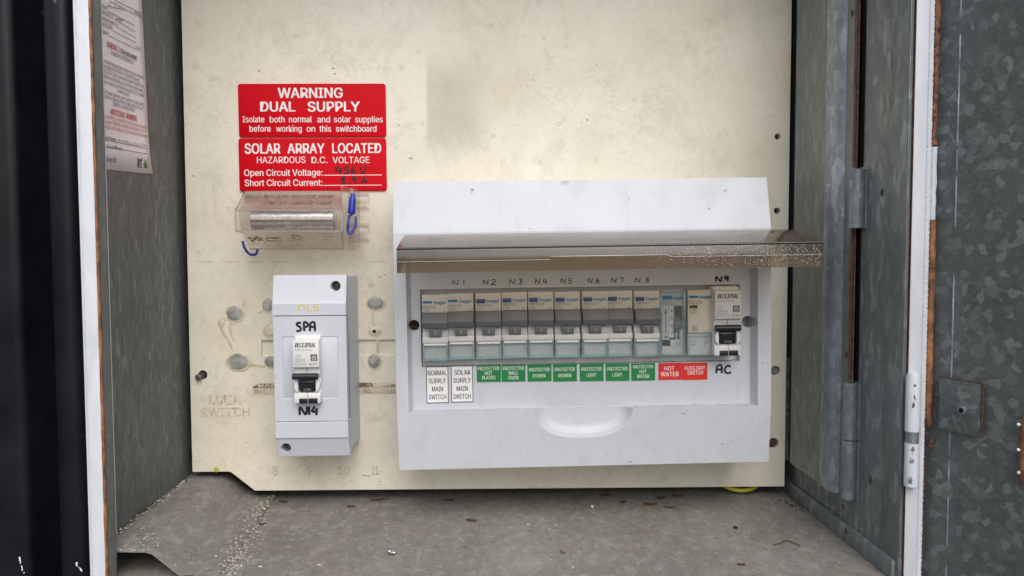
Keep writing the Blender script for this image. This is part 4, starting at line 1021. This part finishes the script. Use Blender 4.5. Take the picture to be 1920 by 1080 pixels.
t = MB(); put_text(t, ':hager', V(-.2, 16.1, 64.05), UX, UZ, NY, 7.6, 2.2, .02, 0, .05); t.build('maker_name', 'blue', R)
place(R, 1262)

# --- contactor
KF = Frame('contactor', 'plain beige contactor module between the timer and the white breaker', 'contactor', 1313.5, 606, 0, .72); R = KF.e
MB().xprism([(44, 22), (62.6, 22), (64, 20.5), (64.6, -6.6), (62, -7.4), (62, -22), (44, -22)], -8.5, 8.5).build('body', 'beige', R, bevel=.35)
cv_ = MB().box(-7.4, 7.4, -20.5, -9.4, 62.7, 63.4).build('terminal_cover', 'aqua', R)
MB().box(-8.5, 8.5, -9.3, -8.1, 62.1, 64.4).box(-8.5, -7.45, -20.6, -9.35, 62.1, 64.2).box(7.45, 8.5, -20.6, -9.35, 62.1, 64.2).box(-8.5, 8.5, -22, -20.65, 62.1, 64.2).build('cover_rim', 'aqua_rim', cv_, bevel=.15)
MB().box(-8.4, 8.4, -21.9, -7.6, 62.02, 62.2).build('terminal_plate', 'breaker', R)
MB().prism(rrect(-7.8, -1.7, 16.8, 18.3, .3), 64.1, 64.5).build('blue_stripe', 'blue', R)
t = MB(); put_text(t, ':hager', V(-1.3, 16.4, 64.3), UX, UZ, NY, 8.9, 2.2, .022, 0, .08); t.build('maker_name', 'blue', R)
MB().box(-7.6, -2.2, 9.8, 11.9, 64.2, 64.55).build('brown_patch', 'rust_rod', R)
t = MB(); put_text(t, 'ESC125', V(-7.8, 12.8, 64.25), UX, UZ, NY, 8.6, 1.9, 0, 0, .15); put_text(t, 'In 25A', V(-7.5, 7.9, 64.35), UX, UZ, NY, 5.2, 1.2, 0, 0, .12); put_text(t, '~230V~', V(-7.5, 6.2, 64.4), UX, UZ, NY, 5.6, 1.2, 0, 0, .12)
for bx in ((-5.6, -2.4, -5.4, -5.2), (-5.6, -2.4, -2.2, -2.0), (-5.6, -5.4, -5.2, -2.2), (-2.6, -2.4, -5.2, -2.2), (-5.0, -3.0, -3.85, -3.6), (-4.1, -3.9, -4.7, -2.8)): t.box(*bx, 64.4, 64.75)
put_text(t, '250V~', V(-6.6, -13.6, 62.2), UX, UZ, NY, 4.2, 1.0, 0, 0, .1); put_text(t, '50Hz', V(-6.6, -15.6, 62.2), UX, UZ, NY, 3.2, 1.0, 0, 0, .1); put_text(t, 'A1', V(3, -11, 62.2), UX, UZ, NY, 1.6, 1.1, 0, 0, .1); put_text(t, 'A2', V(3, -18, 62.2), UX, UZ, NY, 1.6, 1.1, 0, 0, .1)
for bx in ((3.6, 3.75, -16.6, -11.4), (2.6, 4.8, -14.9, -14.75), (2.6, 4.8, -13.2, -13.05), (2.6, 2.75, -14.75, -13.2), (4.65, 4.8, -14.75, -13.2)): t.box(*bx, 62.2, 62.3)
t.build('rating_print', 'print', R)
place(R, 1313.5)
# --- second residual current breaker
R2 = copy_tree(R1.e); R2['label'] = 'white and black residual current breaker at the right end of the row, above AC'
x, z = at(1365.5, 603, 72); R2.location = (x * .001, -.072, z * .001); R2.rotation_euler = (0, -EF.r, 0)

# --- stickers below the breakers
def sticker(label, x0, x1, y0, y1, mat, txtmat, rows, border=False, group=None):
    F = Frame('label_sticker', label, 'label', (x0 + x1) / 2, (y0 + y1) / 2, dk, .72, group)
    cx, cy = (x0 + x1) / 2, (y0 + y1) / 2
    a0, a1 = F.ab(x0, cy)[0], F.ab(x1, cy)[0]; b0, b1 = F.ab(cx, y1)[1], F.ab(cx, y0)[1]
    MB().box(a0, a1, b0, b1, .1, .4).build('backing', mat, F.e)
    t = MB()
    for s, u0, u1, v0, v1 in rows: text_px(t, F, s, u0, u1, v0, v1, .4, .012 if border else .008, .08)
    t.build('lettering', txtmat, F.e)
    if border:
        w = .45; MB().box(a0, a1, b1 - w, b1, .35, .46).box(a0, a1, b0, b0 + w, .35, .46).box(a0, a0 + w, b0 + w, b1 - w, .35, .46).box(a1 - w, a1, b0 + w, b1 - w, .35, .46).build('border', 'ink', F.e)
W_, G_, R_ = 'black and white supply labels', 'green circuit labels', 'red circuit labels'
sticker('white label with black border reading NORMAL SUPPLY MAIN SWITCH', 799.5, 841, 687, 755.5, 'paper', 'ink', [('NORMAL', 802, 838, 695, 704), ('SUPPLY', 804, 836, 710, 719), ('MAIN', 810, 831, 725, 734), ('SWITCH', 804, 837, 740, 749)], True, W_)
sticker('white label with black border reading SOLAR SUPPLY MAIN SWITCH', 846, 887, 685.5, 754, 'paper', 'ink', [('SOLAR', 852, 882, 694, 703), ('SUPPLY', 850, 883, 709, 718), ('MAIN', 856, 877, 724, 733), ('SWITCH', 850, 883, 739, 748)], True, W_)
for lab, x0, x1, y0, y1, rows in (
    ('green label reading PROTECTED HOT PLATES', 894, 939, 684, 716, [('PROTECTED', 896, 936, 688, 694.5), ('HOT', 909, 923, 696.5, 703), ('PLATES', 904, 929, 705, 711.5)]),
    ('green label reading PROTECTED WALL OVEN', 940.5, 985, 683.5, 715.5, [('PROTECTED', 943, 982.5, 687.5, 694), ('WALL', 953, 972, 696, 702.5), ('OVEN', 953, 972, 705, 711.5)]),
    ('green label reading PROTECTED POWER, below N.4', 989, 1034, 683, 715, [('PROTECTED', 992, 1030.5, 690, 696.5), ('POWER', 999, 1023, 701.5, 708)]),
    ('green label reading PROTECTED POWER, below N.5', 1037, 1081.5, 682.5, 715, [('PROTECTED', 1040, 1078, 689.5, 696), ('POWER', 1047.5, 1071.5, 701, 707.5)]),
    ('green label reading PROTECTED LIGHT, below N.6', 1087, 1131.5, 682, 714.5, [('PROTECTED', 1090, 1128, 689, 695.5), ('LIGHT', 1100, 1118, 700, 706.5)]),
    ('green label reading PROTECTED LIGHT, below N.7', 1135.5, 1180, 681.5, 714, [('PROTECTED', 1139, 1176.5, 688.5, 695), ('LIGHT', 1148.5, 1167, 699.5, 706)]),
    ('green label reading PROTECTED HOT WATER', 1183.5, 1228, 681, 713.5, [('PROTECTED', 1187, 1225, 685, 691), ('HOT', 1199, 1212, 693.5, 700), ('WATER', 1194, 1217.5, 702.5, 709)])):
    sticker(lab, x0, x1, y0, y1, 'green', 'sign_white', rows, False, G_)
sticker('bright red label reading HOT WATER', 1234.5, 1278, 680.5, 712, 'sticker_red', 'sign_white', [('HOT', 1245.5, 1264.5, 687, 694.5), ('WATER', 1239, 1272.5, 697.5, 706)], False, R_)
sticker('bright red label reading AUXILIARY SWITCH', 1278.5, 1326, 680, 712, 'sticker_red', 'sign_white', [('AUXILIARY', 1283, 1322, 686.5, 693.5), ('SWITCH', 1289, 1318, 695, 702.5)], False, R_)

# ------------------------------------------------------------------ paper notice on the left wall
nY, nZ = atX(194, 317, XL); nY1, nZ1 = atX(281, 326, XL)
NP = bpy.data.objects.new('paper_notice', None); COL.objects.link(NP); NP.location = (XL * .001, nY * .001, nZ * .001)
meta(NP, 'white printed termite warning notice stuck on the left cabinet wall', 'notice')
U_ = Vector((0, nY1 - nY, nZ1 - nZ)).normalized(); V_ = Vector((0, -U_.z, U_.y)); N_ = Vector((1, 0, 0))
Wd = (Vector((0, nY1 - nY, nZ1 - nZ))).length
def nP(u, v, n=0.0): return U_ * u * .001 + V_ * v * .001 + N_ * n * .001
pp = MB(); nu, nv = 10, 14; g = []
for i in range(nu + 1):
    g.append([])
    for j in range(nv + 1):
        u = -11 + (Wd + 11) * i / nu; v = 190 * j / nv
        cur = .25 + (1.6 * max(0, (u - Wd + 12) / 12) ** 2 * max(0, 1 - v / 30) ** 2) + .12 * math.sin(u * .25) * math.cos(v * .11)
        g[-1].append(pp.bm.verts.new(nP(u, v, cur)))
for i in range(nu):
    for j in range(nv): pp.f((g[i][j], g[i + 1][j], g[i + 1][j + 1], g[i][j + 1]))
sheet = pp.build('sheet', 'notice', NP)
md = sheet.modifiers.new('thick', 'SOLIDIFY'); md.thickness = .00012; md.offset = 1
def nuv(px, py):
    y, z = atX(px, py, XL + .3); d = Vector((0, y - nY, z - nZ)); return d.dot(U_), d.dot(V_)
def nline(mb, s, x0, y0, x1, y1, cap, bold=.004, hide=0):
    """x,y in the 3x crop of the corner; hide = leading letters tucked behind the lip"""
    u0, v0 = nuv(x0 / 3, y0 / 3); u1, v1 = nuv(x1 / 3, y1 / 3)
    if hide:
        f = hide / (len(s) - hide); du, dv2 = (u1 - u0) * f, (v1 - v0) * f
        u0 -= du; v0 -= dv2
        if u0 < -10.5: u0 = -10.5
    Ud = (U_ * (u1 - u0) + V_ * (v1 - v0)); L = Ud.length; Ud.normalize(); Vd = N_.cross(Ud)
    if L < 1e-6: return
    put_text(mb, s, nP(u0, v0, .42), Ud, Vd, N_, L, cap, bold, 0, .25)
t = MB()
nline(t, 'To the home owner', 664, 293, 768, 342, 3.6, .012); nline(t, 'Inspections and Maintenance', 622, 306, 748, 362, 3.0)
for s, x0, y0, x1, y1, h in (('TERMA-seal termite protection systems has been installed in', 566, 345, 810, 448, 5), ('accordance with AS3660.1-2014 into this building.', 580, 378, 786, 464, 0), ('AS 3660.2:2017 highly recommends regular inspections are', 568, 402, 806, 496, 3),
        ('carried out on the building, not less than annually to detect', 568, 430, 804, 522, 1), ('bridging or breaching of the termite systems by a competent', 570, 462, 808, 548, 3), ('termite inspector.', 658, 518, 726, 545, 0),
        ('Do NOT install pathways, pavers, gardens or make building', 570, 520, 806, 598, 1), ('alterations or additions without seeking advice from your', 572, 546, 802, 622, 1), ('TERMSEAL accredited installer.', 630, 592, 756, 630, 0)):
    nline(t, s, x0, y0, x1, y1, 2.3, .004, h)
nline(t, 'Installation Company:', 582, 787, 652, 800, 3.0, .006, 4); nline(t, 'Date:', 582, 820, 590, 822, 2.6, .006, 3); nline(t, 'ADD08 Sept 2020', 584, 908, 652, 914, 2.6, .006, 1)
for s, x0, y0, x1, y1, h in (('Penetrations', 556, 40, 604, 58, 3), ('Construction joints (Lm)', 556, 70, 638, 106, 4), ('by Perimeter System (Lm)', 558, 105, 664, 156, 1), ('to Filled Walls (M2)', 562, 142, 630, 170, 3), ('Expectancy', 558, 182, 610, 200, 2), ('(Monitoring)', 752, 78, 800, 108, 0), ('(Years)', 762, 275, 788, 288, 0)):
    nline(t, s, x0, y0, x1, y1, 2.8, .004, h)
for x0, y0, x1, y1 in ((640, 0, 796, 76), (614, 5, 752, 80), (606, 62, 756, 144), (642, 106, 758, 180), (668, 158, 760, 213), (634, 174, 762, 240), (614, 202, 764, 276), (652, 800, 824, 836), (592, 826, 826, 866)):
    u0, v0 = nuv(x0 / 3, y0 / 3); u1, v1 = nuv(x1 / 3, y1 / 3)
    q = [nP(u0, v0 - .15, .62), nP(u1, v1 - .15, .62), nP(u1, v1 + .15, .62), nP(u0, v0 + .15, .62)]; t.f([t.bm.verts.new(p) for p in q])
t.build('black_print', 'notice_ink', NP)
t = MB()
nline(t, 'WARNING', 598, 262, 658, 289, 3.6, .012); t.build('red_heading', 'notice_red', NP); t = MB(); nline(t, 'ADDITIONAL WARNING', 618, 642, 768, 684, 3.6, .016)
for s, x0, y0, x1, y1, h in (('ensure warranties are maintained, have the property inspected', 578, 660, 822, 726, 4), ('by a competent TERMSEAL accredited termite inspector, not less', 578, 690, 818, 748, 4), ('than annually, and comply to any recommendations made by the', 578, 717, 824, 776, 3), ('inspector.', 578, 745, 598, 749, 5)):
    nline(t, s, x0, y0, x1, y1, 2.3, .004, h)
t.build('red_print', 'notice_red', NP)
t = MB()
for base, x0, x1 in ((797, 660, 820), (828, 600, 690), (42, 600, 700), (112, 650, 690)):
    pts = []; k = 40; t = MB()
    for i in range(k + 1):
        x = x0 + (x1 - x0) * i / k; yb = base + (x - x0) * .2 - 4 + rnd.uniform(-16, 3) * (1 if i % 2 else .3)
        u, v = nuv(x / 3, yb / 3); pts.append(nP(u, v, .6))
    t.tube(pts, .16, 5, 1, raw=True); t.build('pen_writing', 'pencil', NP)
t = MB()
q = [nuv(x / 3, y / 3) for x, y in ((806, 944), (828, 948), (815, 894))]; t.f([t.bm.verts.new(nP(u, v, .65)) for u, v in q]); t.build('green_mark', 'tree_green', NP)
t = MB()
for pts in (((774, 890), (776, 942)), ((784, 895), (786, 912)), ((794, 890), (788, 914)), ((780, 922), (794, 924)), ((780, 938), (795, 942))):
    (x0, y0), (x1, y1) = pts; u0, v0 = nuv(x0 / 3, y0 / 3); u1, v1 = nuv(x1 / 3, y1 / 3); t.tube([nP(u0, v0, .6), nP(u1, v1, .6)], .35, 5, 1, raw=True)
t.build('small_mark', 'notice_ink', NP)

# ------------------------------------------------------------------ litter on the cabinet floor
def leafbit(label, px, py, L, wd, rot, mat='leaf_brown', curl=.25, z=ZF):
    x, y = atZ(px, py, z); mb = MB(); n = 6; rows = []
    for i in range(n + 1):
        u = i / n; w = wd * (math.sin(math.pi * min(max(u, .08), .92)) ** .7) * rnd.uniform(.75, 1.1) / 2; h = .35 + curl * L * (u - .5) ** 2 + rnd.uniform(0, .2)
        rows.append([Vector(((u - .5) * L, s * w, h + abs(s) * curl * wd * .5)) * .001 for s in (-1, 0, 1)])
    top = [[mb.bm.verts.new(p) for p in r] for r in rows]; bot = [[mb.bm.verts.new(p - Vector((0, 0, .00025))) for p in r] for r in rows]
    for i in range(n):
        for j in range(2): mb.f((top[i][j], top[i + 1][j], top[i + 1][j + 1], top[i][j + 1])); mb.f((bot[i][j], bot[i][j + 1], bot[i + 1][j + 1], bot[i + 1][j]))
        for j in (0, 2): mb.f((top[i][j], bot[i][j], bot[i + 1][j], top[i + 1][j]))
    for i in (0, n):
        for j in range(2): mb.f((top[i][j], top[i][j + 1], bot[i][j + 1], bot[i][j]))
    o = mb.build('leaf_scrap', mat, None); o.location = (x * .001, y * .001, z * .001); o.rotation_euler = (0, 0, math.radians(rot))
    meta(o, label, 'leaf scrap', 'dry leaf scraps on the cabinet floor')
leafbit('curled tan leaf scrap under the left end of the wide enclosure', 712, 938, 14, 5, 20, 'leaf_brown', .1)
leafbit('rust brown leaf scrap with a pale tip below the gap between enclosures', 658, 951, 6, 4, 0)
leafbit('small dark leaf scrap at the left, near the top of the cable cover slope', 531, 942, 7, 4, -15)
leafbit('bright brown oval leaf scrap alone on the open floor, left of centre', 884, 977, 8, 4.5, -25, 'leaf_brown', .15)
leafbit('dark red leaf scrap under the panel left of centre', 844, 939, 8, 4, 15)
leafbit('long dark leaf scrap close under the panel edge, near centre', 1136, 930, 8, 4, 8)
leafbit('small triangular leaf scrap, leftmost of the cluster under the right half', 1168, 943, 6, 5, 40)
leafbit('largest brown leaf scrap of the cluster under the right half', 1220, 947, 10, 5, -6)
leafbit('curled leaf scrap just above the largest one of the cluster', 1241, 935, 7, 5, 10)
leafbit('dark thin leaf scrap, rightmost and lowest of the cluster', 1255, 953, 8, 3, -20)
leafbit('dark leaf scrap at the upper right of the cluster, against the panel gap', 1270, 931, 7, 3.5, -5)
leafbit('small reddish leaf scrap near the bottom edge, lower right', 1390, 1060, 5, 3, -15)
leafbit('orange brown leaf scrap in the grit beside the cable cover', 492, 984, 5, 3.5, 0)
# loose screw
x, y = atZ(732, 1041, ZF)
sw = bpy.data.objects.new('loose_screw', None); COL.objects.link(sw); sw.location = (x * .001, y * .001, ZF * .001); sw.rotation_euler = (0, 0, math.radians(25))
meta(sw, 'small shiny metal screw lying on the grey floor', 'screw')
MB().lathe((-1.2, 2.1, 0), (.85, .5, 0), [(0, 1.2), (.3, 2.0), (1.2, 2.1), (1.6, 1.6)], 14).build('screw_head', 'steel', sw)
MB().lathe((.3, 2.0, 0), (.9, -.3, .3), [(0, 1.1), (.5, 1.3), (.6, 1.0), (1.1, 1.25), (1.2, 1.0), (1.8, 1.2), (1.9, .9), (2.6, 1.0), (4.0, .2)], 12).build('screw_shank', 'steel', sw)
x, y = atZ(1110, 953, ZF); o = MB().blob((0, 1.3, 0), 1.35, 1.35, 1.35, .03).build('pale_bead', 'chip', None); o.location = (x * .001, y * .001, ZF * .001); meta(o, 'tiny round cream bead on the grey floor below the enclosure', 'bead')
x, y = atZ(1377, 991, ZF); o = MB().blob((0, .9, 0), 1.0, .8, .9, .25).blob((1.3, .8, .7), .8, .9, .8, .25).build('dark_pellet', 'ink', None); o.location = (x * .001, y * .001, ZF * .001); meta(o, 'pair of tiny black pellets stuck together on the floor at right', 'pellet')
# yellow wire loop under the panel
yx, yz = at(1390, 912, -6); m = MB(); m.tube(spline([(at(1352, 900, -8)[0], at(1352, 900, -8)[1], -12), (*at(1364, 915, -5), -8), (*at(1392, 922, -2), -5), (*at(1418, 917, -3), -7), (at(1430, 900, -8)[0], at(1430, 900, -8)[1], -12)], 6), 1.7, 10)
o = m.build('yellow_wire', 'yellow_wire', None); meta(o, 'loop of yellow wire hanging below the right end of the panel', 'wire')
x, z = at(406, 880, 2); o = MB().blob((x, z, 2), 1.3, 1.0, 2.4, .25).build('yellow_fragment', 'yellow_wire', None); meta(o, 'small yellow plastic fragment on the lower left corner of the panel', 'fragment')
# twigs at right
def twig(label, pts):
    m = MB(); P = [atZ(px, py, ZF) for px, py in pts]
    m.tube(spline([(x, ZF + .7 + .4 * (i % 2), -y) for i, (x, y) in enumerate(P)], 4), .38, 6)
    o = m.build('twig', 'leaf_brown', None); meta(o, label, 'twig', 'thin twigs on the cabinet floor')
twig('thin bent twig on the floor beside the right flange', [(1450, 1023), (1464, 1021), (1470, 1016), (1482, 1018), (1500, 1025)])
twig('tiny hooked twig on the open floor near the bottom centre', [(1052, 1034), (1053, 1038), (1060, 1039)])
# grit: uncountable pale and dark crumbs
def grit(name, label, spots, mat):
    m = MB()
    for (x, y, z, s) in spots:
        b = bmesh.ops.create_icosphere(m.bm, subdivisions=1, radius=1); q = Euler((rnd.uniform(0, 3),) * 3).to_matrix()
        sc3 = Vector((rnd.uniform(.6, 1.5), rnd.uniform(.5, 1.1), rnd.uniform(.3, .6))) * s * .001
        for v in b['verts']:
            w = Vector((v.co.x * sc3.x, v.co.y * sc3.y, v.co.z * sc3.z)); w = Matrix.Rotation(0, 3, 'Z') @ w
            v.co = w + Vector((x, y, z)) * .001
    o = m.build(name, mat, None, smooth=False); meta(o, label, 'grit', None, 'stuff')
sp1 = []
for i in range(320):                                    # along the foot of the cable cover
    k = rnd.random() ** .8; px = 505 - 90 * k + rnd.gauss(0, 6 + 8 * k); py = 935 + 145 * k + rnd.gauss(0, 5)
    x, y = atZ(px, py, ZF); sp1.append((x + 2, y, ZF + max(.3, 0) + max(0, (-160 - x) * .55), rnd.uniform(.25, .75)))
for i in range(85):                                    # spilled over the cover's flat top
    px = rnd.gauss(275, 25); py = rnd.gauss(1010, 13); x, y = atZ(px, py, ZF + zt)
    if x > -216 and x < -193 : sp1.append((x, y, ZF + zt + (-.2 if x < -200 else -1.4), rnd.uniform(.2, .55)))
for i in range(90):                                     # along the left wall
    y = rnd.uniform(-125, -5); sp1.append((XL + rnd.uniform(.6, 5), y, ZF + zt + .5, rnd.uniform(.3, .95)))
for i in range(170):
    x = rnd.uniform(-150, 225); y = rnd.uniform(-150, -2); sp1.append((x, y, ZF + .15, rnd.uniform(.12, .42)))
for px, py in ((566, 1011), (598, 1060), (488, 1063), (723, 982), (862, 1010), (1030, 992), (990, 984), (1042, 985), (1074, 1065), (1186, 1066), (690, 951), (672, 951)):
    x, y = atZ(px, py, ZF); sp1.append((x, y, ZF + .3, rnd.uniform(.7, 1.2)))
grit('pale_grit', 'pale crumbs and grit scattered over the floor and cable cover', sp1, 'chip')
sp2 = []
for i in range(220):
    x = rnd.uniform(-150, 226); y = -abs(rnd.gauss(0, 55)); sp2.append((x, y, ZF + .2, rnd.uniform(.15, .55)))
for i in range(60): sp2.append((XL + rnd.uniform(.5, 4), rnd.uniform(-110, 5), ZF + zt + .6, rnd.uniform(.3, .9)))
for i in range(40): x, y = atZ(rnd.gauss(1490, 12), rnd.gauss(945, 6), ZF); sp2.append((x, y, ZF + .5, rnd.uniform(.3, 1.1)))
grit('dark_grit', 'dark dirt crumbs scattered over the grey floor', sp2, 'soil')

# ------------------------------------------------------------------ ground outside: out of view, added for its bounce light
gm = MB().box(-3000, 3000, -1203, -1200, -60, 3000).build('ground', plain('concrete_ground', (.17, .165, .155), .9, scale=6), None)
gm['kind'] = 'structure'
